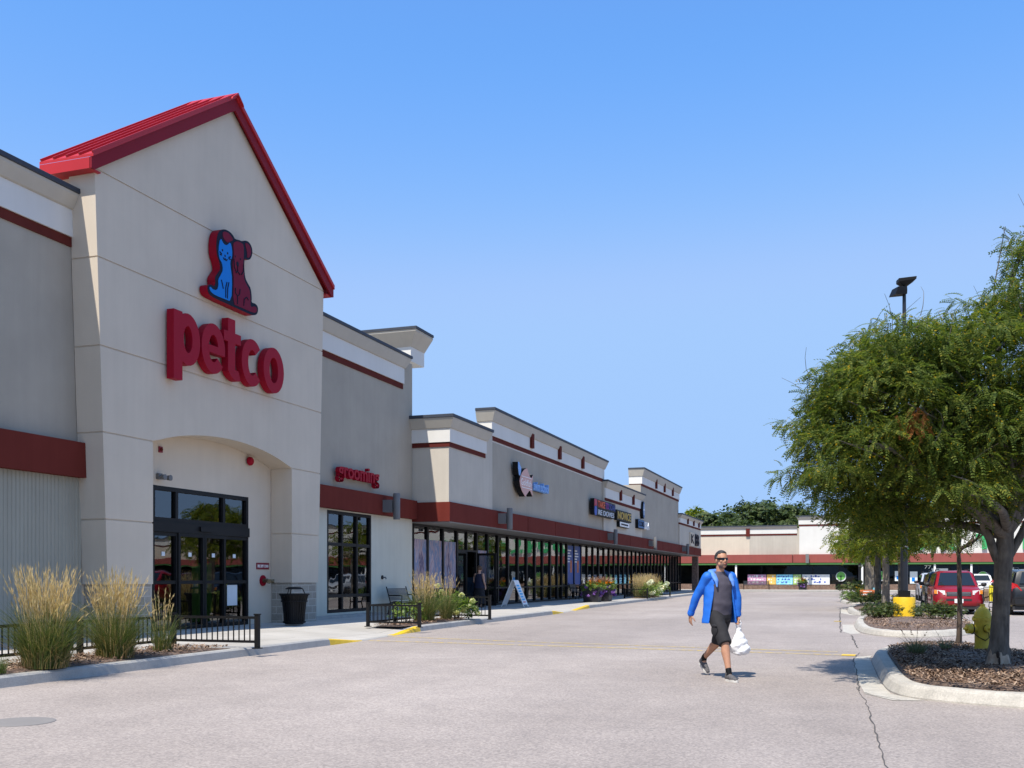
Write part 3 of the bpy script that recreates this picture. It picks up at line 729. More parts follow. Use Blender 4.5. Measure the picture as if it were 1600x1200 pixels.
# fascia band in panels with open joints
joints = [33.73, 42.97, 47.37, 51.85, 56.3, 61.0, 64.8, 68.6, 72.6, 76.6, 80.6, 84.6, 88.5, 92.6, 97.0]
for a, b in zip(joints, joints[1:]):
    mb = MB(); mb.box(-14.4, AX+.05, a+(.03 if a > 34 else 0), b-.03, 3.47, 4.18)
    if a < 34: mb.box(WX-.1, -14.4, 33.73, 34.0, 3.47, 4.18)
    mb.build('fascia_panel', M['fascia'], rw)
mb = MB(); mb.box(-14.6, AX+.012, 33.8, 96.98, 3.5, 4.15); mb.build('fascia_backing', flat('dark_maroon', (.09,.022,.018)), rw)
mb = MB(); mb.box(-16.0, AX+.03, 33.76, 96.95, 3.43, 3.466); mb.build('soffit', flat('soffit_grey', (.22,.21,.195)), rw)
mb = MB(); mb.box(-14.75, -14.2, 96.2, 96.75, .1, 3.4); mb.build('end_pier', M['brick'], rw)
mb = MB(); mb.box(-36, -14.75, 33.8, 97, 6.7, 6.9); mb.build('flat_roof', M['roof'] if 'roof' in M else flat('roof_membrane', (.35,.35,.34)), rw)
bays = [33.80, 35.16, 36.67, 38.16, 40.44, 41.79, 43.14, 44.57, 45.99, 47.39, 48.76, 50.09, 51.49, 52.83, 53.72, 54.77, 56.28, 57.86]
y = 57.86
while y < 94: y += 1.45; bays.append(y)
for i, (a, b) in enumerate(zip(bays, bays[1:])):
    if abs(a-38.16) < .01:
        window(rw, GX, a, b, 2.5, 3.42, 2, [], .075, 'transom_window', colpos=[39.25]); window(rw, GX, a, 39.2, .16, 2.497, 1, [], .075)
        mb = MB(); mb.box(GX-.05, GX+.05, 40.3, 40.44, .16, 2.497); mb.box(GX-.05, GX+.05, 39.2, 39.27, .16, 2.497); mb.build('door_frame', M['frame'], rw)
        f = MB(); x0, x1, dy, zt = GX+.08, -14.55, 40.34, 2.46      # leaf standing open, square to the wall
        f.box(x0, x0+.1, dy-.022, dy+.022, .2, zt); f.box(x1-.1, x1, dy-.022, dy+.022, .2, zt)
        for z0, z1 in ((.2,.4),(1.05,1.13),(zt-.1,zt)): f.box(x0+.1, x1-.1, dy-.02, dy+.02, z0, z1)
        f.bar((x1-.06,dy-.06,.95),(x1-.06,dy-.06,1.3),.025)
        leaf = f.build('open_door', M['frame'], rw)
        g = MB(); g.raw([(x0+.05,dy,.3),(x1-.05,dy,.3),(x1-.05,dy,zt-.05),(x0+.05,dy,zt-.05)], [(0,1,2,3)]); g.build('pane', M['glass'], leaf, fixn=False)
    else:
        f = window(rw, GX, a, b, .16, 3.42, 1, [.94], .075)
        if i < 3 or abs(a-40.44) < .01:
            mb = MB(); w = b-a; y1 = b-.05 if i < 3 else b-.05; mb.box(GX+.0, GX+.008, a+.05, y1, .98, 2.86 if i < 3 else 2.6); mb.build('photo_poster', M['poster_photo'], f)
        if abs(a-54.77) < .01 or abs(a-56.28) < .01:
            mb = MB(); mb.box(GX+.0, GX+.008, a+.05, b-.05, 1.0, 3.25); p = mb.build('blue_poster', M['poster_blue'], f)
            mb = MB()
            for k in range(5): mb.box(GX+.009, GX+.012, a+.2, a+.2+random.uniform(.5, .9), 3.0-k*.16-.07, 3.0-k*.16)
            mb.build('poster_text', M['white_paint'], f)
            mb = MB(); mb.box(GX+.009, GX+.012, a+.75, a+1.15, 1.7, 2.4); mb.build('poster_picture', flat('poster_orange', (.5,.13,.05), var=.4), f)
interior(rw, -22, GX-.12, 33.9, 94.4, 3.45)
for k in range(14):
    mb = MB(); yy = 42+k*3.7; mb.box(-19.2, -18.4, yy, yy+1.9, .16, random.uniform(1.2, 2.2)); mb.build('shop_display', flat('display_%d' % (k % 5), [(.3,.1,.1),(.1,.18,.3),(.35,.33,.3),(.25,.2,.08),(.12,.22,.14)][k % 5], vscale=4, var=.6), rw)
# wall brackets with upright lamp boxes on the fascia
for yy, xx in ((31.0,-15.26),(39.1,-13.97),(58.5,-13.97),(71.1,-13.97),(85.8,-13.97)):
    b = thing('bracket_lamp', {31.0:'grey bracket lamp on pet store fascia beside the corner', 39.1:'grey bracket lamp above the swim school door', 58.5:'grey bracket lamp below the colourful two line sign', 71.1:'grey bracket lamp below the blue and white sign', 85.8:'farthest grey bracket lamp near the end of the shop row'}[yy], 'wall lamp', (xx, yy, 3.85), 0, 'bracket lamps along the fascia')
    mb = MB(); mb.box(0, .34, -.14, .14, -.2, .22); mb.build('arm', M['steel'], b, local=True)
    mb = MB(); mb.lathe([(.02,-.45),(.11,-.45),(.12,-.43),(.12,.42),(.11,.44),(.02,.44)], (.46,0,0), 14); mb.build('lamp_housing', M['steel'], b, local=True, smooth=40)

# ------------------------------------------------------------------ far building that closes the lot
BY = 107.0
fb = thing('discount_store', 'cream discount store at the far end with maroon fascia and dark windows', 'store', (10, 110, 0))
mb = MB(); mb.box(-30, -10.4, BY+.02, 150, 3.7, 6.5); mb.build('upper_wall', M['cream'], fb)
mb = MB(); mb.box(-10.4, -5.37, BY, 150, 3.7, 6.5); mb.build('upper_wall', surf('beige_stucco', (.47,.43,.37), .9, .06, .8, 120, .4, .008, streak=.15), fb)
mb = MB(); mb.box(-5.37, 34, BY-.25, 150, 3.7, 7.4); mb.build('upper_wall', M['white'], fb)
mb = MB(); mb.box(34, 75, BY, 150, 3.7, 6.5); mb.build('upper_wall', M['cream'], fb)
def fcorn(path, *z):
    for o in cornice(fb, path, *z): pass
fcorn([(-5.6,BY),(-30,BY)][::-1], 6.82, 6.72, 6.45, 5.95, 5.78)
fcorn([(-5.37,109),(-5.37,BY-.25),(34,BY-.25),(34,109)], 7.75, 7.65, 7.33, 6.85, 6.68)
fcorn([(34.3,BY),(75,BY)], 6.82, 6.72, 6.45, 5.95, 5.78)
mb = MB(); mb.box(-10.75,-10.35,BY-.16,BY-.02,5.7,6.62); mb.build('accent_block', M['maroon'], fb)
for k in range(-1, 9):
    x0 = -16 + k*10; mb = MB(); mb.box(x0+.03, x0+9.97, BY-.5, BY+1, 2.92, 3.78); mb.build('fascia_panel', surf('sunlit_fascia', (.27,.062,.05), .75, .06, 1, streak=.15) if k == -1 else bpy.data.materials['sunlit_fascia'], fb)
mb = MB(); mb.box(-26, 75, BY-.45, BY+1.0, 2.72, 2.915); mb.build('green_edge', flat('green_edge', (.055,.17,.04)), fb)
mb = MB(); mb.box(-30, 75, BY+.38, BY+.53, .1, .72); mb.build('knee_wall', M['brick'], fb)
mb = MB(); mb.box(-30, 75, BY+8, BY+8.2, .1, 3); mb.box(-30, 75, BY+.53, BY+8, .1, .16); mb.box(-30,75,BY+1.0,BY+8,2.75,2.9); mb.build('shop_room', M['inside'], fb)
for k in range(24):
    x0 = -14.5 + k*2.6; mb = MB(); z0 = .72; y = BY+.45
    mb.box(x0, x0+.09, y-.05, y+.05, z0, 2.72); mb.box(x0+.09, x0+2.6, y-.045, y+.045, 2.6, 2.719); mb.box(x0+.09, x0+2.6, y-.045, y+.045, z0, z0+.07)
    f = mb.build('window', M['frame'], fb); g = MB(); g.raw([(x0+.05,y,z0+.03),(x0+2.6,y,z0+.03),(x0+2.6,y,2.65),(x0+.05,y,2.65)], [(0,1,2,3)]); g.build('pane', M['far_glass'], f, fixn=False)
for x in (-11.75, .75, 7.5, 10.8, 16.5, 24):
    mb = MB(); mb.box(x-.09, x+.09, BY-.32, BY-.14, .15, 2.72); mb.build('canopy_post', M['white_paint'], fb)
for x in (-4.55,):
    b = thing('bracket_lamp', 'grey bracket lamp on the sunlit fascia of the far store', 'wall lamp', (x, BY-.5, 3.3), 0, 'bracket lamps along the fascia')
    mb = MB(); mb.box(-.14,.14,-.3,0,-.2,.2); mb.build('arm', M['steel'], b, local=True); mb = MB(); mb.box(-.16,.16,-.5,-.3,-.42,.5); mb.build('lamp_housing', M['steel'], b, local=True)
random.seed(5)
for k in range(12):
    x = random.uniform(-14, 16); mb = MB(); mb.box(x, x+random.uniform(.5,1.6), BY+3, BY+3.8, .16, random.uniform(.9,1.7)); mb.build('shop_display', flat('display_%d' % (k % 5), (.3,.1,.1)), fb)
for k, (x, w, h) in enumerate(((-2.2,1.1,1.0),(-.9,.9,.75),(1.3,1.7,.7),(3.4,.9,.6),(18,1,.9))):
    mb = MB(); mb.box(x, x+w, BY+.75, BY+1.4, .75, .75+h); tag(mb.build('cardboard_box', flat('cardboard', (.36,.24,.14), var=.12)), 'brown cardboard box inside far store window, %s' % ['big one beside the bin','small one right of the bin','wide one behind the tree trunks','low one right of the round emblem','one at the far right edge'][k], 'box', 'boxes in the far store window')
# ================================================================== SIGNS
def arcseg(mb, cy, cz, oy, oz, iy, iz, a0, a1, x, depth, n=28, mi=None):
    pts_o = []; pts_i = []
    full = abs(a1-a0) >= 359.9
    for k in range(n+1):
        a = R(a0+(a1-a0)*k/n); pts_o.append((cy+oy*math.cos(a), cz+oz*math.sin(a))); pts_i.append((cy+iy*math.cos(a), cz+iz*math.sin(a)))
    vs = []
    for xx in (x, x-depth):
        for p in pts_o: vs.append((xx, *p))
        for p in pts_i: vs.append((xx, *p))
    m = n+1; fs = []
    for k in range(n):
        fs += [(k, k+1, m+k+1, m+k), (2*m+k, 3*m+k, 3*m+k+1, 2*m+k+1), (k, 2*m+k, 2*m+k+1, k+1), (m+k, m+k+1, 3*m+k+1, 3*m+k)]
    if not full: fs += [(0, m, 3*m, 2*m), (n, 2*m+n, 3*m+n, m+n)]
    mb.raw(vs, fs, mi)
S1 = thing('letter_sign', 'large red raised letters petco on the gable', 'sign', (FX, 21.2, 6.3))
XF, DP = -14.55, .19
def letter(*shapes):
    mb = MB()
    for s in shapes: s(mb)
    return mb.build('letter', M['sign_red'], S1)
bxf = lambda y0, y1, z0, z1, dx=.003: (lambda mb: mb.box(XF-DP, XF+dx, y0, y1, z0, z1))
arf = lambda cy, cz, oy, oz, iy, iz, a0, a1: (lambda mb: arcseg(mb, cy, cz, oy, oz, iy, iz, a0, a1, XF, DP))
letter(bxf(18.86, 19.17, 5.93, 7.50), arf(19.38, 6.91, .45, .60, .16, .31, 0, 360))
letter(arf(20.35, 6.91, .465, .60, .185, .33, 0, 322), bxf(20.13, 20.80, 6.80, 6.98))
letter(bxf(20.93, 21.23, 6.50, 7.80), bxf(20.76, 21.47, 7.22, 7.47, .006), lambda mb: arcseg(mb, 21.33, 6.62, .40, .31, .11, .06, 180, 290, XF-.002, DP))
letter(arf(21.98, 6.90, .465, .60, .185, .33, 42, 318))
letter(arf(22.98, 6.90, .49, .60, .205, .34, 0, 360))
mb = MB()
for y in (18.95, 20.2, 21.1, 21.9, 22.9):
    for z in (6.5, 7.2): mb.box(FX, XF-DP, y-.03, y+.03, z-.03, z+.03)
mb.build('letter_mount', M['steel'], S1)
S2 = thing('emblem_sign', 'red and blue dog and cat emblem above the big red letters', 'sign', (FX, 21.2, 8.1))
OUT = [(20.75,9.92),(20.98,9.93),(21.13,9.88),(21.2,9.81),(21.39,9.85),(21.51,9.85),(21.63,9.92),(21.81,9.94),(21.95,9.84),(21.97,9.69),(21.88,9.51),(21.7,9.44),(21.62,9.48),(21.6,9.27),(21.63,9.0),(21.74,8.88),(21.89,8.79),(21.94,8.55),(21.92,8.42),(22.1,8.45),(22.23,8.38),(22.2,8.21),(22.06,8.13),(21.88,8.11),(21.05,8.12),(20.34,8.13),(20.13,8.17),(20.08,8.34),(20.2,8.42),(20.36,8.40),(20.42,8.51),(20.38,8.63),(20.52,8.79),(20.62,8.91),(20.55,9.09),(20.47,9.18),(20.44,9.4),(20.47,9.63),(20.55,9.80)]
CAT = [(20.59,9.66),(20.72,9.53),(20.87,9.55),(21.0,9.68),(21.07,9.51),(21.07,9.32),(20.98,9.18),(21.02,8.98),(21.07,8.8),(21.04,8.22),(20.75,8.21),(20.4,8.2),(20.22,8.23),(20.15,8.31),(20.19,8.36),(20.29,8.31),(20.46,8.34),(20.52,8.48),(20.50,8.61),(20.62,8.77),(20.70,8.9),(20.66,9.06),(20.55,9.13),(20.51,9.33)]
DOG = [(21.16,9.72),(21.29,9.79),(21.47,9.8),(21.56,9.78),(21.57,9.54),(21.54,9.29),(21.58,9.15),(21.57,8.94),(21.68,8.81),(21.83,8.73),(21.86,8.5),(21.86,8.28),(22.06,8.37),(22.15,8.33),(22.14,8.24),(22.02,8.18),(21.39,8.18),(21.11,8.18),(21.14,8.81),(21.11,9.0),(21.09,9.19),(21.14,9.33),(21.14,9.53),(21.11,9.64)]
EAR1 = [(20.70,9.84),(20.89,9.88),(21.03,9.83),(21.12,9.76),(21.04,9.72),(20.89,9.62),(20.79,9.64),(20.68,9.72)]
EAR2 = [(21.62,9.85),(21.74,9.88),(21.87,9.82),(21.90,9.67),(21.81,9.54),(21.72,9.50),(21.72,9.65),(21.68,9.73)]
XE = -14.55
mb = MB(); mb.prism(chaikin(OUT, 2), (XE,0,0), (0,1,0), (0,0,1), .22); mb.build('return', M['sign_red'], S2)
mb = MB(); mb.prism(chaikin(OUT, 2), (XE+.012,0,0), (0,1,0), (0,0,1), .011); mb.build('outline_face', M['sign_navy'], S2)
mb = MB()
for p in (DOG, EAR1, EAR2): mb.prism(chaikin(p, 1), (XE+.022,0,0), (0,1,0), (0,0,1), .011)
mb.build('dog_shape', M['sign_maroon'], S2)
mb = MB(); mb.prism(chaikin(CAT, 1), (XE+.022,0,0), (0,1,0), (0,0,1), .011); mb.build('cat_shape', M['sign_blue'], S2)
mb = MB(); xl = XE+.03
for (y, z, r) in ((20.67,9.37,.028),(20.88,9.36,.028),(20.775,9.265,.028),(21.2,9.38,.026),(21.42,9.38,.026),(21.30,9.22,.06)): mb.ball((xl-.008, y, z), (.012, r, r*1.1), 8)
for pl in ([(20.70,9.2),(20.74,9.16),(20.775,9.2),(20.81,9.16),(20.86,9.2)],[(20.55,9.3),(20.63,9.27)],[(20.56,9.24),(20.63,9.24)],[(20.92,9.27),(21.0,9.31)],[(20.92,9.24),(21.0,9.25)],
           [(20.62,8.64),(20.66,8.55),(20.70,8.44)],[(20.85,8.64),(20.80,8.5),(20.80,8.25)],[(20.93,8.66),(20.88,8.5),(20.87,8.25)],[(21.3,9.18),(21.3,9.04),(21.22,8.98)],[(21.3,9.04),(21.4,8.98)],
           [(21.2,8.6),(21.2,8.48),(21.29,8.42),(21.38,8.48),(21.40,8.62)],[(21.29,8.42),(21.29,8.22)],[(21.56,8.25),(21.58,8.42),(21.70,8.5),(21.76,8.44)],[(21.14,9.3),(21.16,9.1),(21.24,9.0)],[(21.56,9.3),(21.54,9.1),(21.46,9.0)]):
    mb.tube([(xl-.006, *p) for p in pl], .016, 6)
mb.build('line_work', M['sign_navy'], S2)
S3 = thing('letter_sign', 'small red raised letters grooming above the tall window', 'sign', (WX, 29, 4.4))
mb = MB(); text_into(mb, 'grooming', (-15.36, 27.72, 4.41), (0,1,0), (0,0,1), 2.82, .62, .14, bold=.02); mb.build('letters', M['sign_red'], S3)
mb = MB(); mb.box(WX, -15.37, 27.9, 30.4, 4.62, 4.76); mb.build('raceway', M['steel'], S3)

# signs along the row
def plate(mb, poly, x, d, mi=None): mb.prism(poly, (x,0,0), (0,1,0), (0,0,1), d, mi)
S4 = thing('fish_sign', 'pink fish shaped sign with blue letters swim school', 'sign', (TX, 43, 5.0))
FISH = [(42.17,6.27),(41.77,6.16),(41.45,5.99),(41.24,5.8),(41.15,5.61),(41.24,5.4),(41.5,5.18),(41.92,4.99),(42.17,5.12),(42.51,5.3),(42.66,5.29),(42.98,5.07),(42.94,5.37),(42.91,5.73),(43.1,6.06),(42.79,5.87),(42.6,5.93),(42.41,6.07)]
FIN = [(40.98,6.43),(41.12,6.42),(41.24,6.3),(41.39,6.19),(41.33,6.0),(41.24,5.84),(41.09,5.88),(40.98,6.15)]
mb = MB(); plate(mb, FISH, -13.77, .26); plate(mb, FIN, -13.78, .26); mb.build('return', M['black'], S4)
mb = MB(); plate(mb, FISH, -13.755, .014); mb.build('fish_face', flat('fish_pink', (.62,.36,.32)), S4)
mb = MB(); plate(mb, FIN, -13.765, .014); mb.build('fin_face', flat('sign_sky_blue', (.22,.42,.78)), S4)
mb = MB(); text_into(mb, 'Goldfish', (-13.754, 41.32, 5.46), (0,1,0), (0,0,1), 1.45, .30, .006); mb.box(-13.75,-13.746,41.4,42.8,5.84,5.87); mb.box(-13.75,-13.746,41.4,42.8,5.36,5.39); mb.build('fish_lettering', M['white_paint'], S4)
mb = MB(); text_into(mb, 'swim school', (-13.98, 43.25, 5.40), (0,1,0), (0,0,1), 2.35, .42, .2, bold=.02); mb.build('letters', flat('sign_sky_blue', (.22,.42,.78)), S4)
mb = MB(); mb.box(-14.12,-13.99,43.2,45.6,5.42,5.66); mb.build('raceway', M['black'], S4)
S5 = thing('box_sign', 'two line shop sign in orange, purple and blue letters over white ones', 'sign', (AX, 57, 4.9))
mb = MB(); mb.box(AX, -13.80, 54.4, 59.7, 5.36, 5.86); mb.box(AX, -13.80, 54.4, 59.4, 4.95, 5.34); mb.build('cabinet', M['black'], S5)
mb = MB(); mb.box(-13.8,-13.78,54.45,55.05,5.45,5.84); mb.build('logo_top', flat('sign_crimson', (.42,.03,.07)), S5)
mb = MB(); mb.lathe([(.02,0),(.29,0),(.29,.02),(.02,.02)], (-13.8,54.75,5.2), 20, axis='x'); mb.build('logo_disc', flat('sign_royal', (.05,.10,.42)), S5)
for txt, y, w, c, nm in (('TAKE', 55.25, 1.7, (.62,.10,.035), 'sign_orange'), ('TO', 57.1, .75, (.22,.05,.28), 'sign_purple'), ('SOAR', 58.0, 1.6, (.03,.05,.22), 'sign_dark_blue')):
    mb = MB(); text_into(mb, txt, (-13.8, y, 5.42), (0,1,0), (0,0,1), w, .38, .03, bold=.02); mb.build('letters', flat(nm, c), S5)
mb = MB(); text_into(mb, 'RE DOVES', (-13.8, 55.35, 5.0), (0,1,0), (0,0,1), 3.9, .29, .03); mb.build('letters', flat('sign_pale', (.62,.66,.72)), S5)
S6 = thing('box_sign', 'black and gold lettered shop sign with white box below', 'sign', (AX, 62, 4.6))
mb = MB(); mb.box(AX,-13.82,60.2,64.4,4.97,5.6); mb.box(AX,-13.82,60.97,63.7,4.58,4.92); mb.build('cabinet', M['black'], S6)
mb = MB(); text_into(mb, 'NOVICE', (-13.82, 60.4, 5.05), (0,1,0), (0,0,1), 3.8, .47, .03, bold=.015); mb.build('letters', flat('sign_gold', (.50,.34,.07)), S6)
mb = MB(); mb.box(-13.82,-13.80,61.0,63.67,4.61,4.89); mb.build('white_panel', M['white_paint'], S6)
mb = MB(); mb.box(-13.8,-13.795,61.3,63.3,4.70,4.80); mb.build('panel_line', M['sign_navy'], S6)
S7 = thing('box_sign', 'blue and white shop sign under an oval emblem with white figure', 'sign', (AX, 68.4, 4.7))
mb = MB(); mb.prism([(68.41+.34*math.cos(R(a)), 6.08+.6*math.sin(R(a))) for a in range(0,360,12)], (-13.80,0,0), (0,1,0), (0,0,1), .22); mb.box(AX,-13.82,66.55,68.65,4.76,5.36); mb.build('cabinet', M['black'], S7)
mb = MB(); mb.prism([(68.41+.31*math.cos(R(a)), 6.08+.56*math.sin(R(a))) for a in range(0,360,12)], (-13.785,0,0), (0,1,0), (0,0,1), .014); mb.box(-13.82,-13.80,66.6,68.6,4.8,5.33); mb.build('blue_panel', flat('sign_mid_blue', (.03,.13,.32)), S7)
mb = MB(); mb.box(-13.784,-13.778,68.34,68.48,5.72,6.34); mb.box(-13.784,-13.779,68.2,68.62,6.05,6.15); mb.ball((-13.78,68.41,6.42),(.012,.07,.09),8); mb.build('figure', M['white_paint'], S7)
mb = MB(); text_into(mb, 'CORE', (-13.8, 66.75, 4.9), (0,1,0), (0,0,1), 1.7, .34, .02); mb.build('letters', M['sign_navy'], S7)
mb = MB(); text_into(mb, 'SOLA', (-13.98, 68.8, 4.78), (0,1,0), (0,0,1), 1.7, .52, .16, bold=.02); mb.build('letters', M['white_paint'], S7)
S8 = thing('letter_sign', 'cream panel with dark block letters on the last shop of the row', 'sign', (AX, 92, 4.2))
mb = MB(); mb.box(AX,-13.90,89.9,92.3,4.25,5.5); mb.build('cream_panel', M['cream'], S8)
mb = MB(); text_into(mb, 'K', (-13.9, 90.2, 4.5), (0,1,0), (0,0,1), 1.6, .8, .05); mb.build('letter', M['sign_navy'], S8); mb = MB(); text_into(mb, 'EB', (-13.98, 92.6, 4.35), (0,1,0), (0,0,1), 2.4, 1.05, .12, bold=.02); mb.build('letters', M['sign_navy'], S8)
S9 = thing('letter_sign', 'big green capital letters over the far store, half hidden by trees', 'sign', (10, BY-.25, 4))
for i, (ch, x) in enumerate(zip('DOLLAR', (-1.0,1.1,3.2,4.6,6.0,8.0))):
    mb = MB(); text_into(mb, ch, (x, BY-.26, 4.15), (1,0,0), (0,0,1), 1.6 if ch != 'L' else 1.2, 1.5, .2, bold=.05); mb.build('letter', flat('sign_green', (.04,.36,.12)), S9)
for i, (ch, x) in enumerate(zip('TREE', (11.2,13.2,15.3,17.1))):
    mb = MB(); text_into(mb, ch, (x, BY-.26, 4.15), (1,0,0), (0,0,1), 1.5, 1.5, .2, bold=.05); mb.build('letter', flat('sign_green', (.04,.36,.12)), S9)
# banners behind the far windows
for nm, x0, x1, cols, lab in (('pink',-10.62,-8.72,[(.55,.05,.20),(.62,.35,.50),(.25,.10,.35)],'pink and purple banner, leftmost of the far store window banners'),
    ('orange',-8.65,-7.75,[(.75,.32,.03),(.85,.55,.15),(.80,.42,.10)],'orange banner between the pink and light blue ones'),
    ('blue',-7.7,-6.05,[(.12,.50,.75),(.25,.65,.85),(.65,.78,.85)],'light blue banner left of the green one'),
    ('green',-6.0,-5.2,[(.25,.50,.10),(.40,.60,.20),(.7,.75,.5)],'green banner between the light blue and the white one'),
    ('white',-5.1,-2.4,[(.75,.77,.78),(.8,.8,.8),(.65,.72,.80)],'long white banner with blue marks in the far window')):
    b = thing('window_banner', lab, 'banner', ((x0+x1)/2, BY+.36, .68), 0, 'banners along the far store window')
    mb = MB(); w = (x1-x0)/2; mb.box(-w, w, -.02, 0, 0, 1.03); mb.build('sheet', poster_mat('banner_'+nm, cols, (2.2, 1, 2.5)), b, local=True)
    mb = MB(); random.seed(hash(nm) % 97 if False else len(nm))
    z = .12
    for r_ in range(3):
        x = -w+.12
        while x < w-.3:
            q = random.uniform(.06, .22)
            if random.random() < (.75 if nm != 'white' else .45): mb.box(x, x+q, -.024, -.021, z+random.uniform(0,.05), z+random.uniform(.12, .26))
            x += q+random.uniform(.02,.14)
        z += .3
    mb.build('print', flat('sign_royal', (.05,.10,.42)) if nm in ('white','blue') else M['white_paint'], b, local=True)
for x, z, lab in ((-1.3,1.5,'round green and white emblem behind the far lamp pole'),(2.55,1.55,'round green and white emblem left of the near lamp pole'),(11.9,1.5,'round green and white emblem behind the young tree')):
    b = thing('round_emblem', lab, 'emblem', (x, BY+.36, z), 0, 'round emblems in the far store window')
    mb = MB(); mb.lathe([(.02,0),(.5,0),(.5,.03),(.02,.03)], (0,0,0), 24, axis='y'); mb.build('disc', M['white_paint'], b, local=True)
    mb = MB(); mb.lathe([(.02,0),(.42,0),(.42,.012),(.02,.012)], (0,-.035,.06), 20, axis='y'); mb.build('green_disc', flat('sign_green2', (.14,.42,.08)), b, local=True)
    mb = MB(); mb.box(-.05,.05,-.065,-.05,-.42,.1); mb.build('stem', M['sign_navy'], b, local=True)
for x, z, w, h, lab in ((4.15,1.55,.62,1.0,'white and blue window notice right of the near lamp pole'),(5.6,1.4,.7,1.2,'tall pale blue notice left of the dark blue car'),(8.0,1.75,1.5,1.1,'square white and blue notice above the red car'),(14.0,1.75,1.25,1.3,'grey and white notice above the white car')):
    b = thing('window_notice', lab, 'notice', (x, BY+.36, z), 0, 'notices in the far store window')
    mb = MB(); mb.box(-w/2,w/2,-.02,0,-h/2,h/2); mb.build('sheet', M['paper'], b, local=True); mb = MB(); mb.box(-w/4,w/6,-.026,-.021,-h/3,.0); mb.build('print', M['sign_blue'], b, local=True)
mb = MB(); text_into(mb, '77', (6.6, BY+.36, 2.28), (1,0,0), (0,0,1), .62, .34, .03); tag(mb.build('house_number', M['white_paint'], loc=None), 'white street number 77 above the far store door', 'number')

# small things on the entrance wall
t = thing('fire_department_plate', 'small red plate lettered fire department connection beside the entrance', 'sign', (WX, 23.86, 1.73))
mb = MB(); mb.box(WX+.003, WX+.02, 23.56, 24.17, 1.64, 1.82); mb.build('plate', M['sign_red_side'], t)
mb = MB(); text_into(mb, 'FIRE DEPT CONN', (WX+.02, 23.60, 1.69), (0,1,0), (0,0,1), .53, .08, .005, bold=.02); mb.build('lettering', M['white_paint'], t)
t = thing('fire_connection', 'brass twin hose inlet with red ring by the entrance', 'hose inlet', (WX, 23.87, 1.33))
mb = MB(); mb.lathe([(.05,0),(.15,0),(.15,.03),(.05,.03)], (WX+.003,23.87,1.33), 20, axis='x'); mb.build('ring', M['sign_red'], t)
br = flat('dull_brass', (.16,.13,.08), .4, metal=.6)
mb = MB(); mb.lathe([(.02,0),(.06,0),(.06,.12),(.02,.12)], (WX+.034,23.87,1.33), 14, axis='x')
for s in (-1,1): mb.tube([(WX+.12,23.87+.03*s,1.33),(WX+.26,23.87+.10*s,1.31)], [.045,.05], 10); mb.tube([(WX+.255,23.87+.098*s,1.311),(WX+.30,23.87+.12*s,1.305)], [.06,.06], 10)
mb.build('hose_inlet', br, t, smooth=40)
t = thing('alarm_bell', 'round red alarm bell high under the arch', 'bell', (WX, 23.16, 4.55)); mb = MB(); mb.box(WX+.003,WX+.05,23.1,23.22,4.49,4.61); mb.build('base', M['steel'], t)
mb = MB(); mb.lathe([(.02,.10),(.08,.095),(.115,.06),(.12,.0),(.02,0)], (WX+.052,23.16,4.55), 18, axis='x'); mb.build('bell_shell', M['sign_red'], t, smooth=40)
t = thing('flood_lamp', 'small grey twin flood lamp above the entrance glazing', 'lamp', (WX, 19.5, 3.78)); mb = MB(); mb.box(WX+.003,WX+.08,19.42,19.56,3.72,3.86); mb.build('junction_box', M['steel'], t)
for s in (-1,1): mb = MB(); mb.tube([(WX+.08,19.5+.03*s,3.78),(WX+.17,19.5+.1*s,3.76)], .02, 6); mb.lathe([(.03,0),(.055,.02),(.07,.12),(.02,.125)], (WX+.16,19.5+.1*s,3.76), 12, axis='x'); mb.build('lamp_head', M['steel'], t, smooth=40)
t = thing('strobe_light', 'small dark red strobe just inside the left end of the arch', 'strobe light', (WX, 19.55, 4.42)); mb = MB(); mb.box(WX+.003,WX+.04,19.5,19.62,4.36,4.50); mb.build('base', M['sign_red_side'], t); mb = MB(); mb.ball((WX+.05,19.56,4.43),(.03,.045,.05),8); mb.build('lens', M['maroon'], t)
t = thing('wall_spigot', 'dark wall spigot on the pale wall right of the tall window', 'spigot', (WX, 31.25, 1.42)); mb = MB(); mb.lathe([(.02,0),(.07,0),(.07,.03),(.02,.03)], (WX+.003,31.25,1.42), 12, axis='x'); mb.build('plate', M['black'], t); mb = MB(); mb.tube([(WX+.03,31.25,1.42),(WX+.14,31.25,1.42),(WX+.16,31.25,1.36)], .025, 8); mb.build('spout', M['steel'], t)

# ================================================================== STREET FURNITURE
def fence(name_label, pts, group='low black railings round the planting beds', h=.60):
    t = thing('low_railing', name_label, 'railing', (*pts[0], .15), 0, group)
    for i, p in enumerate(pts):
        mb = MB(); mb.box(p[0]-.038, p[0]+.038, p[1]-.038, p[1]+.038, .15, .15+h); mb.box(p[0]-.048, p[0]+.048, p[1]-.048, p[1]+.048, .15+h, .17+h); mb.box(p[0]-.07, p[0]+.07, p[1]-.07, p[1]+.07, .148, .165); mb.build('post', M['black'], t)
    for a, b in zip(pts, pts[1:]):
        mb = MB(); d = (Vector(b)-Vector(a)); L = d.length; d.normalize()
        A = Vector(a)+d*.04; B = Vector(b)-d*.04
        for z in (.27, .15+h-.05): mb.bar((*A, z), (*B, z), .04, .045)
        n = max(2, int(L/.115))
        for k in range(1, n):
            q = A + (B-A)*k/n; mb.bar((*q, .29), (*q, .15+h-.07), .017)
        mb.build('rail_panel', M['black'], t)
    return t
fence('black railing turning the corner by the grass clumps near the entrance', [(-10.08,15.38),(-11.82,15.32),(-11.84,13.0),(-11.86,10.6),(-11.88,8.2),(-11.9,5.8)])
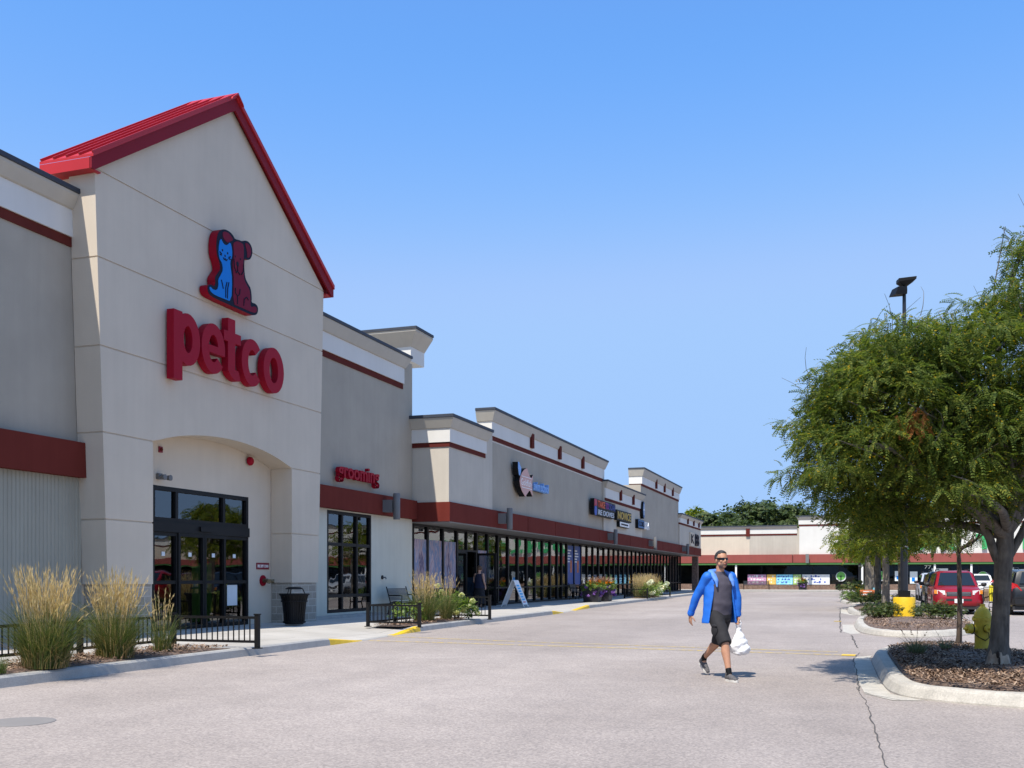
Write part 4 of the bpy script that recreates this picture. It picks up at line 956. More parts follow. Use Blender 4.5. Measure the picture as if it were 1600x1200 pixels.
fence('short black railing at the near end of the hydrangea bed', [(-10.45,23.22),(-11.86,23.14),(-11.84,24.7),(-11.84,26.4)])
fence('black railing post and rails behind the hydrangea bush', [(-10.40,28.25),(-11.8,28.3),(-11.84,26.9)], h=.72)
fence('far black railing in front of the grass and white flowers', [(-11.75,59.3),(-13.1,59.1),(-13.1,62)])
fence('farthest black railing behind the tan grass bed', [(-11.6,66.2),(-13.0,66.3)])

def trash_can(label, loc, group='black slatted litter bins'):
    t = thing('litter_bin', label, 'litter bin', loc, 0, group)
    mb = MB()
    for k in range(26):
        a = 2*math.pi*k/26; c, s = math.cos(a), math.sin(a)
        pr = [(.235,.06),(.245,.3),(.275,.6),(.315,.78),(.345,.84)]
        for (r0,z0),(r1,z1) in zip(pr, pr[1:]):
            w = .021; mb.raw([(r0*c-w*-s*-1, r0*s-w*c, z0), (r0*c+w*-s, r0*s+w*c, z0), (r1*c+w*-s, r1*s+w*c, z1), (r1*c-w*-s*-1 if False else r1*c+w*s, r1*s-w*c, z1)] if False else
                [(r0*c+w*s, r0*s-w*c, z0), (r0*c-w*s, r0*s+w*c, z0), (r1*c-w*s, r1*s+w*c, z1), (r1*c+w*s, r1*s-w*c, z1),
                 ((r0-.012)*c+w*s, (r0-.012)*s-w*c, z0), ((r0-.012)*c-w*s, (r0-.012)*s+w*c, z0), ((r1-.012)*c-w*s, (r1-.012)*s+w*c, z1), ((r1-.012)*c+w*s, (r1-.012)*s-w*c, z1)],
                [(0,1,2,3),(7,6,5,4),(0,4,5,1),(1,5,6,2),(2,6,7,3),(3,7,4,0)])
    for z, r in ((.07,.248),(.62,.292),(.80,.335)): mb.lathe([(r-.02,z),(r+.012,z),(r+.012,z+.04),(r-.02,z+.04)], (0,0,0), 26)
    mb.build('slat_body', M['black'], t, local=True)
    mb = MB(); mb.lathe([(.02,.03),(.21,.03),(.235,.5),(.262,.80),(.02,.80)], (0,0,0), 22); mb.build('liner', flat('dark_liner', (.02,.02,.022)), t, local=True)
    mb = MB(); mb.lathe([(.17,.98),(.2,.955),(.2,.975),(.14,1.015),(.02,1.02)], (0,0,0), 22)
    for k in range(3):
        a = 2.1*k+.4; mb.tube([(.25*math.cos(a), .25*math.sin(a), .81), (.19*math.cos(a), .19*math.sin(a), .97)], .012, 6)
    mb.build('rain_hood', M['black'], t, local=True, smooth=40); return t
trash_can('black slatted litter bin beside the block pier at the entrance', (-14.02, 23.12, .15)).scale = (1.15, 1.15, 1.0)
trash_can('black slatted litter bin in front of the far store windows', (-1.55, 106.0, .15))

def bench(label, loc, rz, L=1.6):
    t = thing('bench', label, 'bench', loc, rz, 'black metal benches by the walls')
    bm_ = flat('bench_mesh', (.035,.042,.055), .5)
    mb = MB()
    for k in range(10): z = .48+.042*k; y = .20+.013*k; mb.box(-L/2+.03, L/2-.03, y, y+.012, z, z+.03)
    mb.build('backrest', bm_, t, local=True)
    mb = MB()
    for k in range(9): y = -.22+.045*k; mb.box(-L/2+.03, L/2-.03, y, y+.033, .425, .44)
    mb.build('seat', bm_, t, local=True)
    for s in (-1, 1):
        x = s*(L/2-.02); mb = MB()
        mb.tube([(x,.30,0),(x,.20,.42),(x,.35,.95)], .02, 8); mb.tube([(x,-.26,0),(x,-.22,.42),(x,-.24,.64),(x,.24,.66)], .02, 8); mb.tube([(x,-.22,.42),(x,.20,.42)], .02, 8)
        mb.build('end_frame', M['black'], t, local=True, smooth=60)
    return t
bench('black mesh bench against the pale wall behind the tan grass', (-14.8, 31.7, .15), R(90))
bench('black mesh bench under the blue window posters', (-15.0, 55.3, .15), R(90), 1.3)
bench('black mesh bench in front of the far store banners', (-9.6, 105.9, .15), R(180), 2.6)

t = thing('sandwich_board', 'white folding sandwich board with blue print on the walk', 'sign', (-13.86, 40.8, .15))
for s in (-1, 1):
    mb = MB(); T_ = lambda u, w, o=0: Vector((s*(.50-.47*w)+s*o*.92, u, 1.12*w + .0 + o*.4))
    def bx(u0,u1,w0,w1,o0,o1): mb.raw([T_(u0,w0,o0),T_(u1,w0,o0),T_(u1,w1,o0),T_(u0,w1,o0),T_(u0,w0,o1),T_(u1,w0,o1),T_(u1,w1,o1),T_(u0,w1,o1)], [(0,3,2,1),(4,5,6,7),(0,1,5,4),(1,2,6,5),(2,3,7,6),(3,0,4,7)])
    bx(-.31,-.26,0,1,0,.03); bx(.26,.31,0,1,0,.03); bx(-.26,.26,.08,.14,0,.03); bx(-.26,.26,.95,1,0,.03); bx(-.26,.26,.14,.95,.005,.02)
    p = mb.build('panel', M['white_paint'], t, local=True)
    mb = MB()
    for k in range(6):
        z = .84-.105*k; bx(-.2, .2 if k % 2 else .15, z-.07, z, .021, .024)
    mb.build('blue_print', flat('print_blue', (.06,.38,.72)), p, local=True)
    mb = MB(); bx(-.16,.16,.16,.2,.021,.024); mb.build('red_print', flat('print_red', (.5,.03,.05)), p, local=True)
mb = MB(); mb.box(-.04,.04,-.3,.3,1.12,1.15); mb.build('hinge', M['white_paint'], t, local=True)

# tall lamp post on its yellow footing
def lamp_post(label, loc, h=10.5, detail=True):
    t = thing('lamp_post', label, 'lamp post', loc, 0, 'tall black car park lamps')
    mb = MB(); mb.lathe([(.02,-.1),(.325,-.1),(.325,.60),(.31,.635),(.02,.64)], (0,0,0), 32); mb.build('footing', M['yellow_paint'], t, local=True, smooth=40)
    mb = MB(); mb.box(-.17,.17,-.17,.17,.641,.84); mb.build('base_cover', M['black'], t, local=True)
    mb = MB(); mb.lathe([(.02,.84),(.115,.84),(.105,2.0),(.05,h-.1),(.02,h-.1)], (0,0,0), 16); mb.build('pole', flat('pole_black', (.014,.016,.022), .35), t, local=True, smooth=40)
    mb = MB(); mb.lathe([(.11,2.16),(.116,2.16),(.116,2.22),(.11,2.22)], (0,0,0), 16); mb.build('pole_band', M['steel'], t, local=True)
    for ang, dz in ((YAW+R(-6), 0.0), (YAW+R(188), -.28)):
        mb = MB(); c, s = math.cos(ang), math.sin(ang)
        P = lambda u, v, z: (u*c-v*s, u*s+v*c, z+h+dz)
        mb.raw([P(-.20,-.16,-.02),P(.32,-.19,.02),P(.32,.19,.02),P(-.20,.16,-.02),P(-.08,-.11,-.22),P(.10,-.12,-.22),P(.10,.12,-.22),P(-.08,.11,-.22),P(-.2,-.16,-.12),P(.31,-.19,-.06),P(.31,.19,-.06),P(-.2,.16,-.12)] if dz == 0 else
               [P(-.02,-.14,.0),P(.30,-.19,-.02),P(.30,.19,-.02),P(-.02,.14,0),P(-.02,-.14,-.22),P(.40,-.2,-.26),P(.40,.2,-.26),P(-.02,.14,-.22),P(-.02,-.15,-.1),P(.36,-.2,-.16),P(.36,.2,-.16),P(-.02,.15,-.1)],
               [(0,1,2,3),(7,6,5,4),(0,8,9,1),(1,9,10,2),(2,10,11,3),(3,11,8,0),(8,4,5,9),(9,5,6,10),(10,6,7,11),(11,7,4,8)])
        mb.build('lamp_head', M['black'], t, local=True)
    return t
lamp_post('tall black lamp post on the yellow concrete footing between two shrubs', (1.46, 33.2, .17))
lamp_post('distant black lamp post on a small yellow footing behind the tree trunks', (.42, 88, .17))
t = thing('yard_sign', 'small orange yard sign with white band under the trees', 'sign', (.62, 53.4, .17))
mb = MB(); mb.box(-.36,.36,-.012,.012,.14,.62); mb.build('panel', flat('sign_terracotta', (.60,.16,.05)), t, local=True)
mb = MB(); mb.box(-.32,.32,-.016,-.013,.36,.42); mb.box(-.2,.2,-.016,-.013,.52,.56); mb.build('white_band', M['white_paint'], t, local=True)
mb = MB(); mb.box(.2,.32,-.016,-.013,.18,.28); mb.build('blue_mark', M['sign_navy'], t, local=True)
for s in (-1,1):
    mb = MB(); mb.tube([(s*.24,.02,-.1),(s*.24,.02,.6)], .008, 6); mb.build('stake', M['steel'], t, local=True)
t = thing('yard_sign', 'narrow light blue yard sign behind the orange one', 'sign', (.98, 54.0, .17)); mb = MB(); mb.box(-.09,.09,-.01,.01,.06,.72); mb.build('panel', flat('sign_aqua', (.20,.50,.60)), t, local=True)
mb = MB(); mb.tube([(0,.02,-.1),(0,.02,.7)], .008, 6); mb.build('stake', M['steel'], t, local=True)

# hydrant
t = thing('fire_hydrant', 'yellow fire hydrant behind the grey tree trunk', 'hydrant', (2.05, 18.55, .19), R(20))
hy = surf('hydrant_yellow', (.60,.46,.035), .5, .15, 8, fine=.2, fscale=40)
mb = MB(); mb.lathe([(.02,-.05),(.175,-.05),(.175,.0),(.135,.01),(.125,.06),(.125,.36),(.135,.4),(.135,.52),(.02,.52)], (0,0,0), 24); mb.build('barrel', hy, t, local=True, smooth=40)
mb = MB(); mb.lathe([(.02,.505),(.165,.505),(.165,.55),(.14,.56),(.13,.62),(.095,.69),(.05,.73),(.04,.74),(.04,.78),(.02,.78)], (0,0,0), 24)
for k in range(8): a = k*math.pi/4; mb.lathe([(.005,.485),(.014,.485),(.014,.57),(.005,.57)], (.15*math.cos(a), .15*math.sin(a), 0), 6)
mb.build('bonnet', hy, t, local=True, smooth=40)
for ax, cz, r, L in (('-x', .36, .085, .20), ('x', .38, .065, .17), ('-y', .37, .065, .17)):
    mb = MB(); d = {'-x':(-1,0,0),'x':(1,0,0),'-y':(0,-1,0)}[ax]; d = Vector(d); c = Vector((0,0,cz))
    mb.tube([c+d*.1, c+d*(.1+L*.4)], r*.8, 16); mb.tube([c+d*(.1+L*.4), c+d*(.1+L*.85)], [r, r*.95], 16); mb.tube([c+d*(.1+L*.85), c+d*(.1+L)], [r*.5, r*.35], 6); mb.tube([c+d*(.1+L), c+d*(.1+L*1.15)], r*.22, 6)
    mb.build('outlet_cap', hy, t, local=True, smooth=40)
    mb = MB(); mb.tube([c+d*(.1+L*.36), c+d*(.1+L*.44)], r*1.06, 16); mb.build('gasket', M['black'], t, local=True)
mb = MB(); mb.tube([(-.2,-.02,.32),(-.12,-.13,.22),(-.03,-.16,.17),(.03,-.16,.22),(.03,-.15,.32)], .008, 5); mb.build('chain', M['black'], t, local=True)
# ================================================================== PEOPLE
def J(a, b, z): return Vector((a, -b, z))        # a: person's left, b: forward, z: up
def cap(mb, p, q, r0, r1, n=12):
    p = Vector(p); q = Vector(q); mb.tube([p, p.lerp(q, .5), q], [r0, (r0+r1)/2, r1], n); mb.ball(p, r0, n); mb.ball(q, r1, n)
def chain(mb, pts, rs, n=12):
    for (p, r), (q, s) in zip(zip(pts, rs), zip(pts[1:], rs[1:])): cap(mb, p, q, r, s, n)
def rings(mb, lv, n=28):
    """closed loft of ellipses (a, b, z, ra, rb)"""
    vs = [(a+ra*math.cos(2*math.pi*k/n), -b-rb*math.sin(2*math.pi*k/n), z) for (a, b, z, ra, rb) in lv for k in range(n)]
    fs = [(i*n+k, i*n+(k+1) % n, (i+1)*n+(k+1) % n, (i+1)*n+k) for i in range(len(lv)-1) for k in range(n)]
    mb.raw(vs, fs + [tuple(range(n-1,-1,-1)), tuple(range((len(lv)-1)*n, len(lv)*n))])
def hand(mb, wrist, d, s, nrm, curl=.35, scale=1.0):
    """d along the hand, s towards the index side, nrm out of the palm; four unequal bent fingers and a thumb"""
    w = Vector(wrist); d = Vector(d).normalized(); s = Vector(s).normalized(); nrm = Vector(nrm).normalized(); k = scale
    cap(mb, w, w+d*.03*k, .026*k, .028*k, 10)
    for o in (-.026, -.009, .009, .026): cap(mb, w+d*.025*k+s*o*.7*k, w+d*.088*k+s*o*k, .0155*k, .0125*k, 8)
    for i, (o, L) in enumerate(((.029,.070),(.0095,.079),(-.0100,.073),(-.0285,.057))):
        p = w+d*.09*k+s*o*k; ang = curl*(.5+.12*i)
        dirn = d.copy()
        for seg, f in enumerate((.45,.31,.24)):
            dirn = (d*math.cos(ang*(seg+.6)) + nrm*math.sin(ang*(seg+.6)) + s*o*1.5).normalized()
            q = p+dirn*L*f*k; cap(mb, p, q, (.0098-.0009*seg)*k, (.0090-.0009*seg)*k, 8); p = q
    p = w+d*.022*k+s*.027*k
    for seg, (L, mixd, mixn) in enumerate(((.040,.62,.25),(.030,.85,.40),(.024,.95,.45))):
        q = p+(d*mixd+s*(.65-.2*seg)+nrm*mixn*(1+curl*.4)).normalized()*L*k; cap(mb, p, q, (.0135-.0015*seg)*k, (.0120-.0015*seg)*k, 8); p = q
def head(mb, c, k=1.0):
    """c: middle of the head; eyes at half height, chin, nose, brow, ears"""
    c = Vector(c); F = lambda a, b, z: c+J(a*k, b*k, z*k)
    mb.ball(F(0,-.008,.028), (.077*k,.095*k,.093*k), 18); mb.ball(F(0,.018,-.035), (.064*k,.074*k,.082*k), 16); mb.ball(F(0,.058,-.088), (.034*k,.030*k,.028*k), 12)
    mb.ball(F(0,.062,.022), (.055*k,.028*k,.022*k), 12); mb.ball(F(0,.088,-.022), (.014*k,.020*k,.020*k), 10); cap(mb, F(0,.084,.012), F(0,.098,-.022), .009*k, .013*k, 8)
    mb.ball(F(-.013,.090,-.028), (.009*k,.010*k,.008*k), 8); mb.ball(F(.013,.090,-.028), (.009*k,.010*k,.008*k), 8)
    for s in (-1, 1):
        mb.ball(F(s*.042,.062,-.022), (.026*k,.022*k,.024*k), 10); mb.ball(F(s*.079,-.012,-.012), (.011*k,.020*k,.032*k), 10); mb.ball(F(s*.050,.030,-.062), (.022*k,.030*k,.028*k), 10)
    mb.ball(F(0,.082,-.055), (.024*k,.012*k,.012*k), 10)
def scalp(c, k, keep, rad=.011, low=-.012, sc=(.079,.097,.096), off=(0,-.008,.028), n=36):
    """closed hair cap: sits proud of the skull where keep(direction), under the skin elsewhere"""
    c = Vector(c); vs = []; fs = []; m = 24
    for i in range(m+1):
        ph = math.pi*min(max(i/m, .012), .988)
        for j in range(n):
            t = 2*math.pi*j/n; d = Vector((math.sin(ph)*math.cos(t), math.sin(ph)*math.sin(t), math.cos(ph)))   # a, b, z
            e = keep(d.x, d.y, d.z); e = e if isinstance(e, float) else (rad if e else low)
            e += .002*mnoise.noise(d*9) if e > 0 else 0
            p = Vector((off[0]+d.x*(sc[0]+e), off[1]+d.y*(sc[1]+e), off[2]+d.z*(sc[2]+e)))*k; vs.append(c+J(*p))
    for i in range(m):
        for j in range(n): fs.append((i*n+j, (i+1)*n+j, (i+1)*n+(j+1) % n, i*n+(j+1) % n))
    mb = MB(); mb.raw(vs, fs + [tuple(range(n)), tuple(range((m+1)*n-1, m*n-1, -1))]); return mb

M['jacket'] = surf('blue_softshell', (.008,.135,.60), .65, .10, 10, 300, .15, .002)
M['jacket_light'] = surf('light_blue_lining', (.10,.24,.66), .7, .08, 12)
M['tee'] = surf('charcoal_jersey', (.070,.063,.088), .9, .10, 12); M['shorts'] = surf('black_cotton', (.013,.0125,.016), .85, .15, 12)
M['hair_dark'] = surf('dark_hair', (.022,.020,.020), .6, .4, 60); M['hair_grey'] = surf('greying_hair', (.11,.10,.10), .7, .4, 60); M['hair_brown'] = surf('brown_hair', (.10,.055,.03), .6, .4, 50)
M['shoe'] = surf('grey_shoe_mesh', (.10,.095,.10), .8, .35, 40); M['sole'] = surf('white_sole', (.62,.60,.56), .7, .1, 20)
M['lens'] = surf('dark_lens', (.006,.006,.008), .12, .1, 5); M['lip'] = surf('lip', (.33,.12,.10), .5, .1, 30); M['stubble'] = surf('stubble', (.20,.125,.095), .8, .2, 80)

man = thing('person', 'man in open blue jacket and dark shorts striding across the road', 'person', (-1.80, 14.25, 0), R(40.5))
HC = J(0, .055, 1.668)
body = MB(); head(body, HC)
chain(body, [J(0,.0,1.36), J(0,.02,1.50), HC+J(0,-.03,-.05)], [.085,.058,.056], 14)
rings(body, [(0,0,.86,.10,.08),(0,0,.90,.14,.095),(0,0,1.0,.14,.09),(0,0,1.15,.138,.09),(0,0,1.3,.15,.095),(0,0,1.40,.15,.085),(0,0,1.46,.08,.06)])
RH, RK, RA = J(-.095,.02,.92), J(-.105,.30,.52), J(-.112,.405,.105); LH, LK, LA = J(.095,-.02,.92), J(.09,-.165,.50), J(.085,-.53,.245)
for h, kn, an, sgn in ((RH, RK, RA, -1), (LH, LK, LA, 1)):
    chain(body, [h, h.lerp(kn,.5), kn], [.074,.072,.057], 14)
    sh = (an-kn).normalized(); back = sh.cross(Vector((1,0,0))).normalized()
    if back.y < 0: back = -back
    calf = kn.lerp(an,.30)+back*.014
    chain(body, [kn, calf, kn.lerp(an,.62)+back*.004, an], [.056,.062,.046,.037], 14)
chain(body, [RA, J(-.115,.44,.055), J(-.122,.56,.035)], [.036,.036,.030], 10); chain(body, [LA, J(.085,-.52,.16), J(.085,-.45,.06)], [.036,.036,.030], 10)
RS, RE, RW = J(-.19,0,1.425), J(-.285,-.150,1.145), J(-.318,-.245,.895); LS, LE, LW = J(.185,.02,1.425), J(.262,.055,1.14), J(.276,.045,.878)
for sh, el, wr in ((RS,RE,RW),(LS,LE,LW)): chain(body, [sh, sh.lerp(el,.5), el, el.lerp(wr,.35), wr], [.052,.046,.038,.040,.026], 12)
hand(body, RW, J(-.02,-.05,-1), J(0,1,-.1), J(1,.0,0), .55, 1.0)
hand(body, LW, J(.02,.08,-1), J(0,1,0), J(-1,0,0), 1.75, 1.0)
remeshed(body, 'body', M['skin'], man, .0065, 5)
def hk(a, b, z):
    line = .36 - .55*max(0, b) ** 1.0 * 0
    if b > .25: return z > .66-.10*abs(a)
    if b > -.15: return z > .02 + .9*max(0, b+.15) or (z > -.25 and abs(b) < .12 and abs(a) > .8)
    return z > -.55
scalp(HC, 1.0, hk, .010).build('hair', M['hair_dark'], man, local=True, smooth=180)
scalp(HC, 1.0, lambda a, b, z: (-.38 < z < .16 and -.45 < b < .22 and abs(a) > .55), .0035, -.02).build('greying_sides', M['hair_grey'], man, local=True, smooth=180)
scalp(HC+J(0,.012,-.052), 1.0, lambda a, b, z: (z < .12 and b > -.1 and z > -.96 and not (abs(a) < .34 and z > -.22 and b > .5)), .0042, -.02, (.062,.080,.074), (0,0,0)).build('stubble', M['stubble'], man, local=True, smooth=180)
g_ = MB(); pts = []
for s in range(-10, 11):
    t = s/10; a = .080*math.sin(t*1.52); b = .100*math.cos(t*1.38)-.012; pts.append((a, b))
for (a0,b0),(a1,b1),k in zip(pts, pts[1:], range(20)):
    hh = lambda t: .021*(1-.45*abs(t)**2.5); t0, t1 = (k-10)/10, (k-9)/10
    P = lambda a, b, z, o: HC+J(a*(1+o), b+o*.09, .012+z)
    g_.raw([P(a0,b0,-hh(t0),0),P(a1,b1,-hh(t1),0),P(a1,b1,hh(t1)*.75,0),P(a0,b0,hh(t0)*.75,0),P(a0,b0,-hh(t0),.06),P(a1,b1,-hh(t1),.06),P(a1,b1,hh(t1)*.75,.06),P(a0,b0,hh(t0)*.75,.06)], [(3,2,1,0),(4,5,6,7),(0,1,5,4),(2,3,7,6),(1,2,6,5),(3,0,4,7)])
for s in (-1,1): g_.tube([HC+J(s*.081,.005,.014), HC+J(s*.084,-.03,.006)], .004, 6)
g_.build('sunglasses', M['lens'], man, local=True, smooth=40)
m_ = MB(); m_.tube([HC+J(-.030,.078,-.052),HC+J(-.015,.090,-.060),HC+J(0,.094,-.062),HC+J(.015,.090,-.060),HC+J(.030,.078,-.052)], [.003,.006,.0065,.006,.003], 6); m_.build('lips', M['lip'], man, local=True, smooth=180)
tee = MB(); rings(tee, [(0,0,.86,.172,.118),(0,.0,.95,.183,.132),(0,.012,1.05,.178,.138),(0,.012,1.2,.180,.134),(0,.012,1.32,.192,.130),(0,.005,1.40,.178,.108),(0,.0,1.455,.12,.082),(0,.012,1.495,.073,.066),(0,.014,1.507,.068,.062)])
for sh, el in ((RS,RE),(LS,LE)): chain(tee, [sh, sh.lerp(el,.5)], [.058,.052], 14)
remeshed(tee, 'tee_shirt', M['tee'], man, .009, 6, wrinkle=.0055, wscale=7)
so = MB(); rings(so, [(0,0,.80,.13,.10),(0,0,.84,.178,.124),(0,0,.93,.178,.122),(0,0,.985,.17,.115)])
chain(so, [RH+J(0,0,-.03), RH.lerp(RK,.55)], [.110,.102], 16); so.tube([RH.lerp(RK,.45), RH.lerp(RK,.8), RK+J(-.002,.012,-.02)], [.103,.098,.094], 18)
chain(so, [LH+J(0,0,-.03), LH.lerp(LK,.55)], [.110,.102], 16); so.tube([LH.lerp(LK,.45), LH.lerp(LK,.8), LK+J(0,-.012,-.02)], [.103,.097,.092], 18)
so_o = remeshed(so, 'shorts', M['shorts'], man, .009, 5, wrinkle=.007, wscale=7)
pk = MB(); c0 = RH.lerp(RK,.58)+J(-.100,0,0); pk.ball(c0, (.022,.075,.085), 12); pk.ball(c0+J(-.012,.01,.06), (.016,.078,.022), 10); pk.build('cargo_pocket', M['shorts'], so_o, local=True, smooth=180)
jk = MB()
lv = [(1.47,.135,.095,42),(1.43,.190,.120,40),(1.36,.212,.144,40),(1.22,.226,.160,44),(1.08,.232,.168,50),(.95,.242,.176,55),(.85,.250,.184,58),(.775,.256,.19,60)]
n = 40; vo = []; vi = []
for (z, ra, rb, gap) in lv:
    for k in range(n+1):
        th = R(gap) + (2*math.pi-2*R(gap))*k/n      # angle from forward
        fl = 1+.10*max(0, 1.25-z)*max(0, math.cos(th)); fold = .006*math.sin(th*9+z*6)*(1.45-z)
        dz = -.05*max(0, math.sin(th/2))*0
        for lst, o in ((vo, 0), (vi, -.022)):
            lst.append(J(-(ra+o+fold)*math.sin(th)*fl, (rb+o+fold)*math.cos(th)*fl-.01, z))
m = n+1; N_ = len(vo); fs = []
for i in range(len(lv)-1):
    for k in range(n):
        fs += [(i*m+k, i*m+k+1, (i+1)*m+k+1, (i+1)*m+k), (N_+i*m+k, N_+(i+1)*m+k, N_+(i+1)*m+k+1, N_+i*m+k+1)]
    for k in (0, n): fs.append((i*m+k, (i+1)*m+k, N_+(i+1)*m+k, N_+i*m+k))
for k in range(n):
    fs.append((k, N_+k, N_+k+1, k+1)); b_ = (len(lv)-1)*m; fs.append((b_+k, b_+k+1, N_+b_+k+1, N_+b_+k))
jk.raw(vo+vi, fs)
for sh, el, wr in ((RS,RE,RW),(LS,LE,LW)): chain(jk, [sh+J(0,0,.005), sh.lerp(el,.5), el, el.lerp(wr,.5), wr+ (el-wr).normalized()*.012], [.074,.067,.060,.054,.046], 16)
jo = remeshed(jk, 'jacket', M['jacket'], man, .0075, 3, wrinkle=.0075, wscale=5.5)
col = MB()
def flap(pts, rs):
    pts = [J(*p) for p in pts]; col.tube(pts, rs, 10, ell=.6)
flap([(-.135,.150,1.28),(-.128,.125,1.37),(-.135,.05,1.455),(-.10,-.06,1.50),(0,-.095,1.505),(.10,-.06,1.50),(.135,.06,1.455),(.125,.13,1.37),(.130,.155,1.29)], [.014,.036,.048,.050,.052,.050,.046,.034,.013])
remeshed(col, 'collar', M['jacket_light'], jo, .008, 4, wrinkle=.006, wscale=9)
cf = MB()
for el, wr in ((RE,RW),(LE,LW)): d = (wr-el).normalized(); cf.tube([wr-d*.045, wr+d*.0], [.0515,.049], 18)
cf.build('cuffs', M['jacket'], jo, local=True, smooth=40)
def shoe(parent, heel, toe, up, sc=1.0, w=.047):
    heel = Vector(heel); toe = Vector(toe); d = (toe-heel); L = d.length; d.normalize(); up = Vector(up); up = (up-d*up.dot(d)).normalized(); sd = d.cross(up)
    P = lambda f, s, h: heel+d*f*L+sd*s+up*h
    mb = MB(); chain(mb, [P(.12,0,.052), P(.35,0,.055), P(.62,.004,.042), P(.88,.006,.032)], [.042,.046,.044,.031], 14); cap(mb, P(.16,0,.06), P(.20,0,.105), .043, .046, 14); cap(mb, P(.62,-.014,.036), P(.85,-.012,.030), .030, .024, 10)
    s_ = remeshed(mb, 'shoe', M['shoe'], parent, .007, 4)
    ol = [(.02,0),(.08,.036),(.3,.038),(.5,.040),(.7,.049),(.9,.040),(1.0,.008),(.98,-.02),(.85,-.044),(.65,-.046),(.45,-.036),(.2,-.037),(.06,-.03)]
    ol = chaikin([(a*L, b) for a, b in ol], 2); m2 = MB(); m2.prism(ol, heel-up*.002, d, sd, .032); m2.build('sole', M['sole'], s_, local=True, smooth=40)
    lc = MB()
    for k in range(4): f = .36+.085*k; lc.tube([P(f,-.026,.088-.012*k), P(f+.02,0,.098-.013*k), P(f,.026,.088-.012*k)], .0045, 5)
    lc.build('laces', M['steel'], s_, local=True)
shoe(man, J(-.108,.335,.0), J(-.128,.625,.004), (0,0,1)); shoe(man, J(.085,-.645,.17), J(.085,-.415,.012), J(0,.62,.78))
sk = MB(); chain(sk, [RA+J(0,-.012,.055), RA, RA+J(0,.01,-.03)], [.043,.042,.042], 14); chain(sk, [LA+J(0,.04,.035), LA, LA+J(0,.0,-.03)], [.043,.042,.042], 14); so2 = remeshed(sk, 'socks', M['black'], man, .008, 3)

# the bag in his left hand
bag = thing('plastic_bag', 'white plastic shopping bag hanging from the hand of the walking man', 'bag', (-1.80, 14.25, 0), R(40.5))
M['poly'] = surf('white_polythene', (.78,.78,.80), .35, .05, 14)
gp = LW+J(.0,.035,-.10)
bb = MB(); rings(bb, [(.28,.09,.325,.05,.04),(.28,.09,.345,.115,.075),(.285,.09,.42,.142,.088),(.28,.085,.50,.128,.08),(.278,.08,.58,.092,.062),(.276,.075,.65,.055,.042),(.276,.075,.70,.032,.028)], 32); bb.ball(J(.33,.12,.41), (.10,.07,.085), 12); bb.ball(J(.22,.05,.42), (.09,.07,.085), 12); bb.ball(J(.29,.12,.39),(.08,.08,.06),12)
remeshed(bb, 'bag_body', M['poly'], bag, .008, 3, wrinkle=.016, wscale=10)
hb = MB()
for s in (-1, 1): hb.tube([J(.276+.012*s,.06+.02*s,.67), J(.274+.016*s,.06+.028*s,.74), gp+J(.012*s,.03*s,.0), gp+J(.0,.012*s,.022)], [.020,.013,.012,.010], 8, ell=.5)
hb.tube([gp+J(0,-.035,.018), gp+J(0,0,.026), gp+J(0,.035,.018)], .011, 8); hb.build('bag_handles', M['poly'], bag, local=True, smooth=180)

# woman at the door of the swim school
wo = thing('person', 'woman in dark sleeveless top and long black skirt at the open glass door', 'person', (-14.92, 39.25, .15), R(165)); wo.scale = (1.2, 1.15, 1.02)
HC2 = J(0,.03,1.60); body = MB(); head(body, HC2, .96); chain(body, [J(0,0,1.3), J(0,.005,1.44), HC2+J(0,-.03,-.05)], [.075,.048,.048], 12)
rings(body, [(0,0,.85,.12,.10),(0,0,.95,.17,.12),(0,0,1.1,.14,.10),(0,0,1.25,.155,.11),(0,0,1.34,.14,.085),(0,0,1.40,.08,.06)])
for s in (-1,1): chain(body, [J(s*.09,0,.9), J(s*.09,.01,.5), J(s*.085,-.01,.09)], [.085,.055,.036], 12); chain(body, [J(s*.085,-.02,.05), J(s*.09,.13,.03)], [.036,.03], 10)
WS = [J(-.165,0,1.36), J(-.225,-.03,1.09), J(-.235,.05,.87)]; WE = [J(.165,0,1.36), J(.225,.0,1.08), J(.215,.16,.90)]
for A in (WS, WE): chain(body, [A[0], A[0].lerp(A[1],.5), A[1], A[2]], [.050,.046,.038,.025], 12)
hand(body, WS[2], J(0,.1,-1), J(0,1,0), J(1,0,0), .6, .92); hand(body, WE[2], J(0,.6,-.8), J(0,.8,.6), J(-1,0,0), .7, .92)
remeshed(body, 'body', M['skin_pale'], wo, .008, 4)
tp = MB(); rings(tp, [(0,0,.80,.20,.155),(0,0,.92,.195,.145),(0,0,1.08,.168,.128),(0,.01,1.22,.178,.135),(0,0,1.33,.150,.105),(0,0,1.385,.10,.07)]); remeshed(tp, 'top', flat('navy_jersey', (.012,.016,.045), .8), wo, .01, 5, wrinkle=.006)
sk = MB(); rings(sk, [(0,0,.16,.27,.22),(0,0,.3,.25,.20),(0,0,.6,.215,.165),(0,0,.82,.195,.145),(0,0,.93,.175,.125)]); remeshed(sk, 'skirt', M['shorts'], wo, .012, 5, wrinkle=.012, wscale=5)
hr = scalp(HC2, .96, lambda a, b, z: (z > .45) if b > .35 else (z > -.75), .024); hr.build('hair', M['hair_brown'], wo, local=True, smooth=180)
fs_ = MB()
for s in (-1,1): fs_.ball(J(s*.09,.05,.035), (.045,.12,.035), 10)
fs_.build('shoes', M['black'], wo, local=True, smooth=180)
for s in (-1,1):
    e = MB(); e.ball(HC2+J(s*.032,.076,.008), (.012,.008,.007), 8); e.build('eye', M['hair_dark'], wo, local=True)
